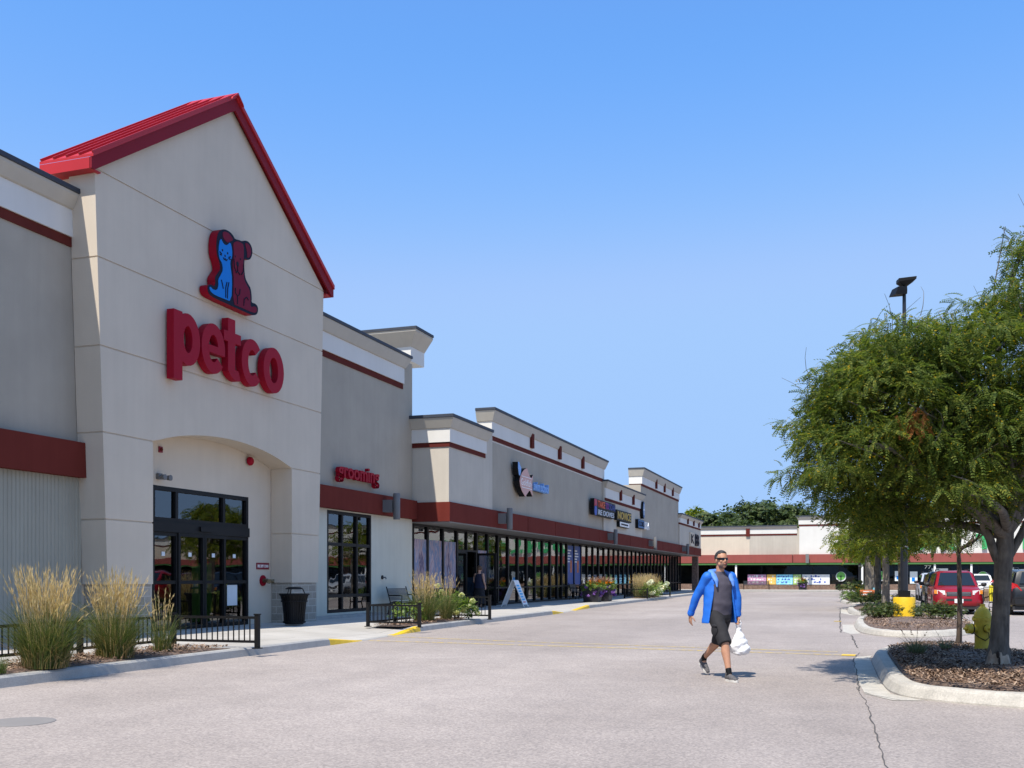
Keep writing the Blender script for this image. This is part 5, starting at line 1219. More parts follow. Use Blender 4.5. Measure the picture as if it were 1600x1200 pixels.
# ================================================================== VEGETATION
def frond_template(pairs, leaf_l, leaf_w, droop=.25):
    """one compound leaf of unit length along +x: leaflets as diamonds -> (n,4,3)"""
    q = []
    for i in range(pairs):
        t = (i+.6)/pairs; x = t; z = -droop*t*t
        for s in (-1, 1):
            a = R(58-18*t)*s; l = leaf_l*(1-.45*abs(t-.45)); d = np.array([math.cos(a), math.sin(a), -.35]); n = np.array([-math.sin(a), math.cos(a), .15*s])
            b = np.array([x, 0, z]); q.append([b, b+d*l*.45+n*leaf_w, b+d*l, b+d*l*.55-n*leaf_w])
    return np.array(q)
def orient(P, D, up_tilt=None, roll=None):
    """matrices with x axis along D"""
    D = D/np.linalg.norm(D, axis=1, keepdims=True); n = len(D)
    up = np.tile(np.array([0, 0, 1.0]), (n, 1)) + RNG.normal(0, .35, (n, 3))
    y = np.cross(up, D); y /= np.linalg.norm(y, axis=1, keepdims=True)+1e-9; z = np.cross(D, y)
    return np.stack([D, y, z], 2)
def scatter(T, P, Mx, S):
    V = np.einsum('nij,qkj->nqki', Mx, T)*S[:, None, None, None] + P[:, None, None, :]
    return V.reshape(-1, T.shape[1], 3)
def blob_fronds(blobs, per_m2, L, T, droop=.55, hollow=.45):
    Ps, Ds, Ss = [], [], []
    for (c, r) in blobs:
        c = np.array(c); r = np.array(r if hasattr(r, '__len__') else (r, r, r*.85)); n = max(8, int(per_m2*r[0]*r[0]*3.2))
        u = RNG.normal(0, 1, (n, 3)); u /= np.linalg.norm(u, axis=1, keepdims=True)
        rad = hollow + (1-hollow)*RNG.uniform(0, 1, n)**.6
        rad *= 1 + .22*np.sin(u[:, 0]*5+c[0]*7)*np.sin(u[:, 1]*5+c[1]*3+u[:, 2]*4)
        p = c + u*r*rad[:, None]
        u[:, 2] = np.where(u[:, 2] < -.35, -u[:, 2], u[:, 2])
        p = c + u*r*rad[:, None]
        d = u*np.array([1, 1, .35]) + RNG.normal(0, .45, (n, 3)); d[:, 2] -= droop
        Ps.append(p); Ds.append(d); Ss.append(L*RNG.uniform(.65, 1.3, n))
    P, D, S = np.concatenate(Ps), np.concatenate(Ds), np.concatenate(Ss)
    return scatter(T, P, orient(P, D), S), P
def limb(mb, a, b, r0, r1, n=6, sag=.12, seed=0, sides=7):
    rs = random.Random(seed); a = Vector(a); b = Vector(b); L = (b-a).length; pts = []; rad = []
    o1 = Vector((rs.uniform(-1,1), rs.uniform(-1,1), rs.uniform(-.3,.6)))*L*sag
    for i in range(n+1):
        t = i/n; pts.append(a.lerp(b, t) + o1*math.sin(math.pi*t) + Vector((rs.uniform(-1,1), rs.uniform(-1,1), rs.uniform(-1,1)))*L*.015*(0 < i < n)); rad.append(r0+(r1-r0)*t)
    mb.tube(pts, rad, sides); return pts
def tree(name, label, base, trunk, blobs, limbs, leafm, T, L, dens, barkm, group=None, cat='tree', droop=.55, twigs=0, extra=None, tr=(.2,.1)):
    """trunk: world points with radii; limbs: from a point on trunk to blob centres"""
    t = thing(name, label, cat, base, 0, group)
    mb = MB(); mb.tube([p for p, r in trunk], [r for p, r in trunk], 14); tk = mb.build('trunk', barkm, t, smooth=60)
    mb = MB(); k = 0
    fork = trunk[-1][0]
    for (c, r) in blobs:
        k += 1
        if name == 'honey_locust' and k % 5: continue
        f = Vector(trunk[-1][0]).lerp(Vector(trunk[max(0, len(trunk)-3)][0]), random.random()*.8)
        pts = limb(mb, f, c, tr[0]*random.uniform(.25,.45), .012, 6, .10, k*13+7)
        for q in range(3):
            m = Vector(pts[random.randint(2, 5)]); rr = r[0] if hasattr(r, '__len__') else r
            e = Vector(c)+Vector((random.uniform(-1,1), random.uniform(-1,1), random.uniform(-.6,.9)))*rr*.95
            limb(mb, m, e, .02, .005, 4, .15, k*31+q, 5)
    for l in limbs: limb(mb, *l)
    V, P = blob_fronds(blobs, dens, L, T, droop)
    np_mesh('crown', V, 4, leafm, t, local=False)
    if twigs:
        for _ in range(twigs):
            c, r = random.choice(blobs); rr = r[0] if hasattr(r, '__len__') else r
            u = Vector((random.uniform(-1,1), random.uniform(-1,1), random.uniform(.1,1))).normalized()
            a = Vector(c)+u*rr*.6; e = a + u*random.uniform(.35,.7)+Vector((random.uniform(-.1,.1),random.uniform(-.1,.1),random.uniform(0,.2)))
            limb(mb, a, e, .006, .002, 4, .2, random.randint(0, 9999), 4)
    mb.build('limbs', barkm, t, smooth=60)
    return t
TF8 = frond_template(8, .22, .056, .6); TF5 = frond_template(4, .42, .09); TF3 = frond_template(2, .8, .2, .1)
rv = Vector((math.cos(YAW), math.sin(YAW), 0)); dv = Vector((-math.sin(YAW), math.cos(YAW), 0))
TB = Vector((1.90, 15.3, .17))
def near(r, z, d): q = Vector((TB.x, TB.y, 0)) + rv*r + dv*d; return (q.x, q.y, z)
def near_p(r, z, d): k = (13.86+d)/13.86; return near(r*k + (k-1)*6.75, 1.42+(z-1.42)*k, d)   # same outline at every depth of the crown
# honey locust in the nearest island: a wide crown, its left half over the drive
sil = [(-2.25,4.5),(-2.62,4.05),(-1.85,4.78),(-1.35,4.82),(-2.85,3.55),(-2.8,3.0),(-2.42,3.95),(-1.9,4.38),(-2.72,3.35),(-2.55,2.75),(-2.05,3.2),(-2.15,2.35),(-1.5,4.45),(-1.45,3.6),(-1.5,2.75),(-1.6,2.2),(-.85,4.62),(-.75,3.8),(-.8,2.95),(-.75,2.4),(-.25,5.0),(-.15,4.2),(0,3.4),(-.25,2.75),(.35,5.5),(.62,6.15),(.7,4.7),(.75,3.8),(.85,3.0),(1.25,5.9),(1.4,5.0),(1.5,4.1),(1.6,3.2),(2.2,5.2),(2.4,4.2),(2.4,3.3),(1.7,6.3),(3.0,4.4)]
blobs = []; random.seed(21)
for (r, z) in sil:
    edge = (abs(r+.1)/2.9)**2 + max(0, (z-3.4)/3.0)**2
    for d in ((-1.45, -.8, .0, .95) if edge < .5 else (-.95, .0, .95) if edge < .75 else (-.35, .5)):
        q = near_p((r*.84 if r < 0 else r)+random.uniform(-.12,.12), z-(.30 if z > 4 else .16 if z > 3.2 else .02)+random.uniform(-.14,.14), d+random.uniform(-.25,.25))
        if d < 0 and z < 2.5: continue
        R_ = random.uniform(.34, .54); blobs.append((q, (R_*1.15, R_*1.15, R_*.62)))
        for _ in range(2):
            a_ = random.uniform(0, 6.28); q2 = (q[0]+.42*math.cos(a_), q[1]+.42*math.sin(a_), q[2]+random.uniform(-.38,.38)); R_ = random.uniform(.2, .34)
            blobs.append((q2, (R_*1.2, R_*1.2, R_*.6)))
trunk = [((TB.x-.02,TB.y,.1),.215),((TB.x-.01,TB.y,.26),.165),((TB.x,TB.y,.5),.128),((TB.x+.02,TB.y,.9),.114),((TB.x+.04,TB.y,1.35),.112),((TB.x+.06,TB.y+.01,1.7),.122),((TB.x+.10,TB.y+.02,2.3),.095),((TB.x+.16,TB.y,3.0),.07)]
lim = [((TB.x+.05,TB.y,1.55), near(-.30,2.35,-.05), .070, .048, 6, .06, 3), (near(-.30,2.35,-.05), near(-1.4,3.3,.1), .055, .02, 6, .1, 4), (near(-.30,2.35,-.05), near(-.7,4.0,-.3), .045, .015, 6, .1, 5),
       ((TB.x+.06,TB.y,1.6), near(.55,2.5,.1), .065, .045, 6, .06, 6), (near(.55,2.5,.1), near(1.3,4.2,.2), .05, .02, 6, .1, 8)]
nt = tree('honey_locust', 'large honey locust with drooping green leaves in the nearest island', TB, trunk, blobs, lim, M['leaf'], TF8, .172, 205, M['bark'], twigs=60, droop=.25)
mb = MB(); vs = []; nz, na = 22, 40      # peeled pale wood at the foot: stands proud of the bark only in ragged patches
for i in range(nz+1):
    z = .12+.58*i/nz; rt = .215+(.165-.215)*(z-.1)/.16 if z < .26 else (.165+(.128-.165)*(z-.26)/.24 if z < .5 else .128+(.114-.128)*(z-.5)/.4)
    for k in range(na):
        a = 2*math.pi*k/na; q = mnoise.noise(Vector((math.cos(a)*2.2, math.sin(a)*2.2, z*3.2)))+.5*mnoise.noise(Vector((math.cos(a)*6, math.sin(a)*6, z*7)))
        r = rt + .004 + .012*q + .018*max(-2.5, 1-(z/.36)**2*1.3) - .09*max(0, .5-math.cos(a+1.75))
        vs.append((TB.x-.01+r*math.cos(a), TB.y+r*math.sin(a), z))
mb.raw(vs, [(i*na+k, i*na+(k+1) % na, (i+1)*na+(k+1) % na, (i+1)*na+k) for i in range(nz) for k in range(na)]); mb.build('bare_root_collar', M['bark_bare'], nt, smooth=60)
mb = MB(); mb.ball((TB.x-.035,TB.y-.165,.36),(.022,.02,.05),10); mb.ball((TB.x-.02,TB.y-.19,.27),(.014,.02,.06),8); mb.build('trunk_hollow', flat('hollow_dark', (.03,.02,.015), .9), nt, smooth=180)
dl = np.array([near(-1.92,3.31,-1.95)]); dl = dl + RNG.normal(0, .07, (60, 3)); V = scatter(TF8, dl, orient(dl, RNG.normal(0,1,(60,3))+np.array([0,0,-1])), np.full(60, .13)); np_mesh('dead_leaves', V, 4, M['dry_leaf'], nt, local=False)

def simple_tree(label, x, y, h, crown_r, zb, group, leafm, T, L, dens, nblob, tr=.12, seed=1, barkm=None, lean=(0,0), fork=None, name='street_tree', cat='tree'):
    random.seed(seed); bl = []
    for i in range(nblob):
        a = random.uniform(0, 2*math.pi); t = random.random(); z = zb + (h-zb)*t; prof = math.sin(math.pi*(.18+.75*t))**.8
        rr = crown_r*prof*math.sqrt(random.uniform(.1, 1)); bl.append(((x+lean[0]*t+rr*math.cos(a), y+lean[1]*t+rr*math.sin(a), z), crown_r*random.uniform(.24, .38)))
    zf = fork or zb*.9
    trunk = [((x,y,.1),tr*1.5),((x+.02,y,.35),tr*1.1),((x+.03,y,zf*.6),tr*.95),((x+.02,y,zf),tr*.9),((x+lean[0]*.3,y,zf+(h-zf)*.35),tr*.55),((x+lean[0]*.6,y,zf+(h-zf)*.7),tr*.25)]
    return tree(name, label, (x, y, .17), trunk, bl, [], leafm, T, L, dens, barkm or M['bark_light'], group, cat, tr=(tr*1.2, .05))
g = 'small trees along the islands'
simple_tree('slim young tree with thin brown stem beside the yellow hydrant', 1.80, 20.0, 3.3, .95, 1.95, g, M['leaf'], TF8, .18, 130, 16, .045, 3, M['twig'], fork=1.55)
simple_tree('leafy yellow green tree with grey trunk, nearer of the pair left of the lamp post', 1.23, 44.9, 4.9, 2.3, 2.35, g, M['leaf_yellow'], TF5, .30, 42, 26, .15, 5)
simple_tree('yellow green tree with dark trunk just behind the nearest of the pair', .98, 47.9, 5.1, 2.2, 2.4, g, M['leaf_yellow'], TF5, .30, 42, 24, .14, 6, M['bark'])
simple_tree('yellow green tree whose trunk rises behind the orange yard sign', 0.70, 60, 4.9, 1.8, 2.4, g, M['leaf_yellow'], TF5, .34, 34, 24, .19, 7)
simple_tree('light green tree directly behind the near lamp post', 2.05, 50.2, 4.7, 1.9, 2.4, g, M['leaf_yellow'], TF5, .32, 36, 22, .15, 8)
simple_tree('farthest light green tree of the island row', 1.3, 84, 6.0, 2.9, 2.7, g, M['leaf_yellow'], TF5, .42, 22, 22, .17, 9)
# wood edge behind the far store
g = 'dark green trees behind the far store'
labs = ['dark tree left of the bare thin crown, over the far store roof', 'thin tree with a tuft of leaves on a bare stem over the far store', 'low dark bushy tree right of the thin tufted one', 'tall rounded dark tree, left one of the big pair over the far store', 'tall broad dark tree, right one of the big pair over the far store', 'dark spreading tree right of the big pair', 'dark tree behind the taller white wall near the locust crown', 'pale green tree just right of the last shop roof', 'dark low tree filling the gap below the big pair', 'dark tree rising behind the green letters', 'dark tree at the right edge beyond the green letters']
for i, (u, D, top, rr, m) in enumerate([(1118,168,13.2,4.6,0),(1136,172,14.0,1.6,0),(1150,165,11.8,4.2,0),(1180,170,15.0,4.8,0),(1205,175,15.4,5.2,0),(1236,170,14.4,4.6,0),(1268,168,12.6,5,0),(1098,172,13.9,3.8,1),(1165,160,11.2,4.5,0),(1420,165,13,5,0),(1560,165,13.5,6,0)]):
    tt = (u-800)/1560; x = D*(-math.sin(YAW)+math.cos(YAW)*tt); y = D*(math.cos(YAW)+math.sin(YAW)*tt)
    simple_tree(labs[i], x, y, top-1.2, rr, 11.5 if i == 1 else 4.5, g, M['leaf_dark'] if not m else M['leaf_yellow'], TF3, .95, 5.5, 24 if i != 1 else 7, .3, 40+i, M['bark'], name='woodland_tree')
random.seed(3)
bl = []
for i in range(60): bl.append(((-32+i*2.2+random.uniform(-.8,.8), 160+random.uniform(-2,4), random.uniform(3,8)), random.uniform(2,3)))
V, _ = blob_fronds(bl, 2.6, 1.1, TF3, .2); tag(np_mesh('woodland_understorey', V, 4, M['leaf_dark']), kind='stuff')

# ornamental grasses
M['dry_blade'] = island_mat('dry_grass_blade', [(0, (.16, .11, .05)), (.5, (.28, .20, .10)), (1, (.42, .32, .18))], .7, .25)
def grass(name, label, loc, h, spread, nb, npl, group, mb_=None, mp_=None, cat='grass clump', lean=.35, plh=(.75, 1.05)):
    t = thing(name, label, cat, loc, 0, group)
    def blades(n, hmin, hmax, w, bend, base, seg=4, lk=1.9, fl=.12):
        az = RNG.uniform(0, 2*np.pi, n); H = RNG.uniform(hmin, hmax, n)*h; r0 = base*np.sqrt(RNG.uniform(0, 1, n)); a0 = RNG.uniform(0, 2*np.pi, n)
        bx, by = r0*np.cos(a0), r0*np.sin(a0); out = np.abs(RNG.normal(0, bend, n))*H
        out = out*.75 + r0*lean*lk + (RNG.uniform(0,1,n) < fl)*H*RNG.uniform(.2,.7,n); az = np.where(RNG.uniform(0,1,n) < .75, a0+RNG.normal(0,.5,n), az)
        wd = RNG.uniform(.6, 1.3, n)*w; ca, sa = np.cos(az), np.sin(az); px, py = -sa, ca
        th = RNG.uniform(0, np.pi, n); px, py = np.cos(th), np.sin(th)
        V = []
        for s in range(seg):
            q = []
            for tt in (s/seg, (s+1)/seg):
                k = out*tt**2.0; z = H*(tt - .28*(out/H)*tt**3)
                ww = wd*(1-.85*tt)
                q.append((np.stack([bx+ca*k-px*ww, by+sa*k-py*ww, z], 1), np.stack([bx+ca*k+px*ww, by+sa*k+py*ww, z], 1)))
            V.append(np.stack([q[0][0], q[0][1], q[1][1], q[1][0]], 1))
        return np.stack(V, 1).reshape(-1, 4, 3), (bx, by, az, out, H)
    V, _ = blades(nb, .30, .74, .0048, .46, spread*.55)
    V3, _ = blades(max(20, nb//5), .12, .42, .004, .9, spread*.62)
    np_mesh('blades', V, 4, mb_ or M['blade'], t)
    if npl > 12: np_mesh('dry_blades', V3, 4, M['dry_blade'], t)
    if npl:
        # stalks with seed heads
        n = npl; V2, (bx, by, az, out, H) = blades(n, plh[0], plh[1], .003, .12, spread*.52, lk=1.25, fl=.03)
        out2 = out; heads = []
        for rep in range(16):
            t0 = RNG.uniform(.62, 1.0, n); k = out2*t0**2; z = H*(t0-.28*(out2/H)*t0**3)
            p = np.stack([bx+np.cos(az)*k, by+np.sin(az)*k, z], 1) + RNG.normal(0, .006, (n, 3))
            d = np.stack([np.cos(az)*out2*.9+RNG.normal(0,.02,n), np.sin(az)*out2*.9+RNG.normal(0,.02,n), H*.6], 1); d /= np.linalg.norm(d, axis=1, keepdims=True)
            s = RNG.normal(0, 1, (n, 3)); s -= d*(s*d).sum(1, keepdims=True); s /= np.linalg.norm(s, axis=1, keepdims=True)
            l = (.055*h)*RNG.uniform(.7, 1.3, n)[:, None]; w = (.0068*(1.15-t0*.75))[:, None]
            heads.append(np.stack([p-d*l*.5, p+s*w*1.2, p+d*l*.6, p-s*w*1.2], 1))
        np_mesh('seed_plumes', np.concatenate([V2]+heads), 4, mp_ or M['plume'], t)
    return t
g = 'tan plumed grass clumps by the walk'
grass('feather_grass', 'widest feather grass clump with tan plumes, at the left end of the bed', (-10.60, 10.98, .17), 1.42, .52, 1700, 210, g)
grass('feather_grass', 'tan plumed feather grass clump in front of the left block pier', (-10.82, 12.62, .17), 1.38, .46, 1250, 190, g)
grass('feather_grass', 'thin short feather grass clump in front of the entrance doors', (-10.95, 13.9, .17), 1.08, .26, 260, 16, g)
grass('feather_grass', 'broad feather grass clump with tan plumes before the photo posters', (-11.45, 25.75, .17), 1.45, .50, 1100, 120, g)
grass('feather_grass', 'upright narrow feather grass clump left of the hydrangea', (-11.3, 27.0, .17), 1.40, .28, 520, 34, g)
random.seed(12)
for i, (x, y, lab) in enumerate([(-12.4,60.2,'nearest tan grass clump in the far bed behind the railing'),(-12.5,61.7,'second tan grass clump of the far bed'),(-12.5,63.2,'third tan grass clump of the far bed'),(-12.5,64.8,'last tan grass clump of the far bed')]):
    grass('feather_grass', lab, (x, y, .17), 1.5, .6, 500, 170, g)
grass('dry_grass', 'small dark green grass tuft at the foot of the widest clump', (-10.55, 10.1, .17), .40, .22, 160, 0, 'small low grass tufts')
grass('blue_grass', 'fine grey green grass tuft in the nearest island', (.92, 17.1, .20), .55, .22, 230, 5, 'fine grass tufts in the nearest island', M['blade_blue'], M['plume_purple'], lean=1.3)
grass('blue_grass', 'smaller grey green grass tuft left of the slim tree', (1.45, 18.3, .20), .42, .14, 90, 1, 'fine grass tufts in the nearest island', M['blade_blue'], M['plume_purple'], lean=1.3)
grass('dry_grass', 'few dry stems right of the big trunk', (2.35, 15.9, .20), .62, .1, 10, 3, 'small low grass tufts', M['blade_blue'], M['plume_purple'], lean=.6)

def shrub(name, label, loc, blobs, leafm, dens, L, group=None, flowers=None, fl=0, fm=None, cat='shrub'):
    t = thing(name, label, cat, loc, 0, group)
    B = [((b[0]+loc[0], b[1]+loc[1], b[2]+loc[2]), b[3:]) for b in blobs]
    V, P = blob_fronds(B, dens, L, TF3, .1, .3); np_mesh('foliage', V, 4, leafm, t, local=False)
    mb = MB()
    for (c, r) in B:
        for k in range(3): limb(mb, (loc[0]+random.uniform(-.05,.05), loc[1]+random.uniform(-.05,.05), loc[2]-.05), Vector(c)+Vector((random.uniform(-1,1)*r[0]*.5, random.uniform(-1,1)*r[1]*.5, 0)), .012, .004, 4, .1, k, 5)
    mb.build('stems', M['twig'], t)
    return t
g = 'low green shrubs in the islands'
shrub('low_shrub', 'low spreading shrub left of the yellow lamp footing', (.80, 32.3, .18), [(-.25,0,.18,.36,.36,.26),(.2,.1,.2,.38,.36,.28),(0,-.2,.15,.34,.3,.24)], M['shrub_leaf'], 900, .075, g)
shrub('low_shrub', 'low spreading shrub right of the yellow lamp footing', (2.25, 31.6, .18), [(-.3,0,.2,.36,.36,.28),(.15,.05,.22,.4,.36,.3),(.5,0,.18,.3,.3,.24)], M['shrub_leaf'], 900, .075, g)
shrub('low_shrub', 'dark shrub at the foot of the paired trunks', (.75, 45.4, .18), [(-.5,0,.25,.5,.5,.32),(.1,.1,.28,.5,.5,.35),(1.2,0,.26,.5,.5,.34)], M['shrub_leaf'], 420, .10, g)
shrub('low_shrub', 'bright low shrub in front of the orange yard sign', (.35, 50.9, .18), [(-.1,0,.15,.35,.5,.22),(.3,0,.15,.3,.4,.2)], M['hyd_leaf'], 260, .12, g)
shrub('low_shrub', 'yellowish low shrub left of the orange yard sign', (-.1, 60, .18), [(0,0,.15,.6,.9,.25),(.6,.5,.2,.5,.7,.3)], M['hyd_leaf'], 160, .16, g)
shrub('low_shrub', 'farthest dark shrub near the bin of the far store', (-.5, 83, .18), [(0,0,.35,.8,.8,.45),(1.0,.5,.4,.8,.8,.5)], M['shrub_leaf'], 70, .24, g)
def blooms(parent, pts, rad, mat, L=.05, n=60, name='blooms'):
    Ps = []
    for p in pts:
        u = RNG.normal(0, 1, (n, 3)); u /= np.linalg.norm(u, axis=1, keepdims=True); Ps.append(np.array(p)+u*np.array([rad, rad, rad*.85])*RNG.uniform(.75, 1.05, (n, 1)))
    P = np.concatenate(Ps); D = RNG.normal(0, 1, P.shape); Mx = orient(P, D); Q = np.array([[[-.5,-.4,0],[.5,-.4,.05],[.5,.4,0],[-.5,.4,.05]]])
    return np_mesh(name, scatter(Q, P, Mx, np.full(len(P), L)), 4, mat, parent, local=False)
random.seed(8)
h = shrub('hydrangea', 'hydrangea bush with pale green flower heads beside the open glass door', (-11.3, 27.9, .17), [(-.35,.1,.45,.36,.3,.32),(.1,0,.32,.36,.34,.28),(.0,.25,.3,.34,.3,.26),(-.5,-.3,.5,.26,.26,.28),(.3,.2,.2,.2,.22,.16)], M['hyd_leaf'], 210, .15)
pts = [(-11.3+a*.8, 27.9+b*.8, .17+c) for a, b, c in ((-.62,-.45,1.0),(-.5,-.4,.82),(.1,-.3,.2),(-.1,-.35,.22),(.3,-.15,.25),(.55,.1,.55),(.45,.0,.38),(.2,-.1,.72),(.62,.25,.32),(.7,.3,.18),(.35,-.2,.30),(-.35,-.5,.30))]
for q in pts: blooms(h, [q], .085, M['hyd_flower'], .045, 70, 'flower_head')
h = shrub('white_flower_bush', 'green bush with white flower heads along the far grass bed', (-12.0, 62.3, .17), [(0,-2.2,.4,.4,.6,.4),(.0,-1,.35,.4,.6,.35),(0,.3,.35,.4,.6,.35),(0,1.6,.35,.4,.6,.35),(0,3,.5,.4,.5,.4)], M['hyd_leaf'], 110, .2)
for q in [(-12+a, 62.3+b, .17+c) for a, b, c in ((.3,-2.6,.9),(.3,-2.0,1.0),(.35,.3,.5),(.4,.9,.62),(.4,.6,.35),(.3,3.3,.85),(.3,2.9,.7),(.3,-1.4,.35),(.3,-1.9,.3))]: blooms(h, [q], .16, M['white_flower'], .08, 60, 'flower_head')
shrub('low_shrub', 'light green leaves behind the railing near the black bench', (-11.45, 24.4, .17), [(0,0,.3,.3,.3,.26),(.1,.4,.3,.25,.3,.22)], M['hyd_leaf'], 200, .12, 'low green shrubs in the islands')
def planter(label, loc, seed):
    random.seed(seed); t = thing('flower_planter', label, 'planter', loc, 0, 'black flower planters on the walk')
    mb = MB(); P = lambda s, z: [(-s,-s,z),(s,-s,z),(s,s,z),(-s,s,z)]
    pr = [(.36,0),(.37,.05),(.43,.62),(.46,.63),(.46,.70),(.40,.70),(.38,.60)]; vs = []; fs = []
    for s, z in pr: vs += P(s, z)
    for i in range(len(pr)-1):
        for k in range(4): k2 = (k+1) % 4; fs.append((i*4+k, i*4+k2, i*4+4+k2, i*4+4+k))
    fs += [(3,2,1,0), tuple(range(len(pr)*4-4, len(pr)*4))]; mb.raw(vs, fs); mb.build('pot', flat('pot_black', (.014,.013,.018), .5), t, local=True)
    L = loc; bl = [((L[0]+random.uniform(-.4,.4), L[1]+random.uniform(-.4,.4), L[2]+random.uniform(.65,.95)), (.22,.22,.16)) for _ in range(12)]
    V, _ = blob_fronds(bl, 200, .13, TF3, .4, .3); np_mesh('foliage', V, 4, M['hyd_leaf'], t, local=False)
    pp = []
    for _ in range(26):
        a = random.uniform(0, 6.28); r = random.uniform(.4,.6); pp.append((L[0]+r*math.cos(a), L[1]+r*math.sin(a), L[2]+random.uniform(.32,.8)))
    blooms(t, pp, .075, M['petal_purple'], .06, 26, 'purple_petunias')
    blooms(t, [(L[0]+random.uniform(-.4,.4), L[1]+random.uniform(-.4,.4), L[2]+random.uniform(.88,1.1)) for _ in range(15)], .06, M['petal_orange'], .05, 30, 'orange_marigolds')
    n = 46; az = RNG.uniform(0, 2*np.pi, n); H = RNG.uniform(.6, 1.0, n); out = RNG.uniform(.25, .8, n); V = []
    for s in range(6):
        q = []
        for tt in (s/6, (s+1)/6):
            k = out*tt**1.6; z = .7+H*(tt-.35*tt**3); w = .012 if s < 3 else .035*(1.15-tt)
            pxy = np.stack([np.cos(az)*k, np.sin(az)*k, z], 1); sd = np.stack([-np.sin(az), np.cos(az), np.full(n,.3)], 1)*w; q.append((pxy-sd, pxy+sd))
        V.append(np.stack([q[0][0], q[0][1], q[1][1], q[1][0]], 1))
    np_mesh('purple_grass', np.concatenate(V), 4, M['plume_purple'], t)
planter('black planter of purple petunias and marigolds nearer the kerb, left one of two', (-12.75, 49.9, .15), 4)
planter('black planter overflowing with purple flowers and bronze grass, right one of two', (-12.6, 51.7, .15), 5)
planter('small dark planter of purple flowers in front of the far banners', (-5.0, 106.2, .15), 6)

# ================================================================== VEHICLES
def car_paint(name, col):
    m, t, b = nodes_of(name); b.inputs['Base Color'].default_value = (*col, 1); b.inputs['Metallic'].default_value = 0; b.inputs['Roughness'].default_value = .4; b.inputs['Specular IOR Level'].default_value = .3
    b.inputs['Coat Weight'].default_value = .45; b.inputs['Coat Roughness'].default_value = .04; return m
M['tyre'] = surf('tyre_rubber', (.018,.018,.018), .9, .2, 6); M['alloy'] = surf('alloy_rim', (.42,.42,.43), .35, .05, 4, metal=.7)
M['plastic'] = surf('black_plastic', (.022,.022,.024), .6, .1, 6); M['head'] = surf('headlamp_lens', (.62,.62,.60), .12, .15, 30); M['amber'] = surf('amber_lens', (.62,.20,.015), .2, .05, 8); M['tail'] = surf('tail_lamp_lens', (.45,.012,.012), .15, .1, 12)
def suv(label, x, y, heading, paint, L=4.5, W=1.80, H=1.68, van=False, group='parked cars in the stalls'):
    """heading: +1 nose towards -Y (camera), -1 nose away. local: nose at -y"""
    t = thing('parked_car', label, 'car', (x, y, 0), 0 if heading > 0 else math.pi, group)
    hw = W/2
    # body sections: y, belt z, hood/top z, half width low, half width belt, bottom z
    secs = [(-L/2, .50, .62, hw*.70, hw*.62, .36), (-L/2+.07, .60, .80, hw*.86, hw*.80, .30), (-L/2+.25, .74, .95, hw*.95, hw*.90, .25), (-L/2+.62, .86, 1.03, hw, hw*.95, .24), (-L/2+1.25, .95, 1.10, hw, hw*.96, .24),
            (-.3, .98, 1.08, hw, hw*.97, .24), (.5, .99, 1.08, hw, hw*.97, .24), (1.3, 1.0, 1.09, hw, hw*.97, .24), (L/2-.35, 1.0, 1.09, hw*.985, hw*.95, .25), (L/2-.08, .98, 1.06, hw*.93, hw*.88, .32), (L/2, .80, .90, hw*.86, hw*.80, .42)]
    mb = MB(); vs = []; k = 0
    for (yy, zb, zt, wl, wb, z0) in secs:
        ring = [(-wl*.86, z0), (-wl, z0+.12), (-wl, (z0+zb)/2+.05), (-wb*1.01, zb), (-wb*.90, zt-.02), (-wb*.45, zt+.015), (wb*.45, zt+.015), (wb*.90, zt-.02), (wb*1.01, zb), (wl, (z0+zb)/2+.05), (wl, z0+.12), (wl*.86, z0)]
        k = len(ring); vs += [(p[0], yy, p[1]) for p in ring]
    fs = []
    for i in range(len(secs)-1):
        for j in range(k): j2 = (j+1) % k; fs.append((i*k+j, i*k+j2, (i+1)*k+j2, (i+1)*k+j))
    fs += [tuple(range(k-1,-1,-1)), tuple(range((len(secs)-1)*k, len(secs)*k))]
    mb.raw(vs, fs)
    # greenhouse
    y0, y1, y2, y3 = -L/2+1.02, -L/2+1.72, L/2-.42, L/2-.12
    gh = [(y0, 1.06, hw*.86, 1.07), (y1, 1.06, hw*.90, H-.05), (y1+.35, 1.07, hw*.90, H), (.6, 1.07, hw*.90, H+.015), (y2, 1.07, hw*.88, H-.05), (y3, 1.06, hw*.84, 1.09)]
    gv = []; kk = 6
    for (yy, zb, w, zt) in gh:
        wt = w*.80 if zt > 1.2 else w
        gv += [(-w, yy, zb-.03), (-wt*1.0, yy, zt-.06 if zt > 1.2 else zt), (-wt*.82, yy, zt), (wt*.82, yy, zt), (wt, yy, zt-.06 if zt > 1.2 else zt), (w, yy, zb-.03)]
    gf = []
    for i in range(len(gh)-1):
        for j in range(kk): j2 = (j+1) % kk; gf.append((i*kk+j, i*kk+j2, (i+1)*kk+j2, (i+1)*kk+j))
    mb.raw(gv, gf + [tuple(range(kk-1,-1,-1)), tuple(range(len(gh)*kk-kk, len(gh)*kk))])
    mb.build('body', paint, t, local=True, smooth=38)
    G = lambda i, j: Vector(gv[i*kk+j])
    def pane(name, a, b, c, d, s=.86, off=.012, mi='car_glass'):
        a, b, c, d = map(Vector, (a, b, c, d)); ctr = (a+b+c+d)/4; n = (c-a).cross(d-b).normalized()
        out = Vector((ctr.x, ctr.y*.6, ctr.z-1.0))
        if n.dot(out) < 0: n = -n
        q = [ctr+(p-ctr)*s+n*off for p in (a,b,c,d)]; m2 = MB(); m2.raw(q + [p-n*.02 for p in q], [(0,1,2,3),(7,6,5,4),(0,4,5,1),(1,5,6,2),(2,6,7,3),(3,7,4,0)]); return m2.build(name, GLS if mi == 'car_glass' else M[mi], t, local=True)
    GLS = M['car_window']
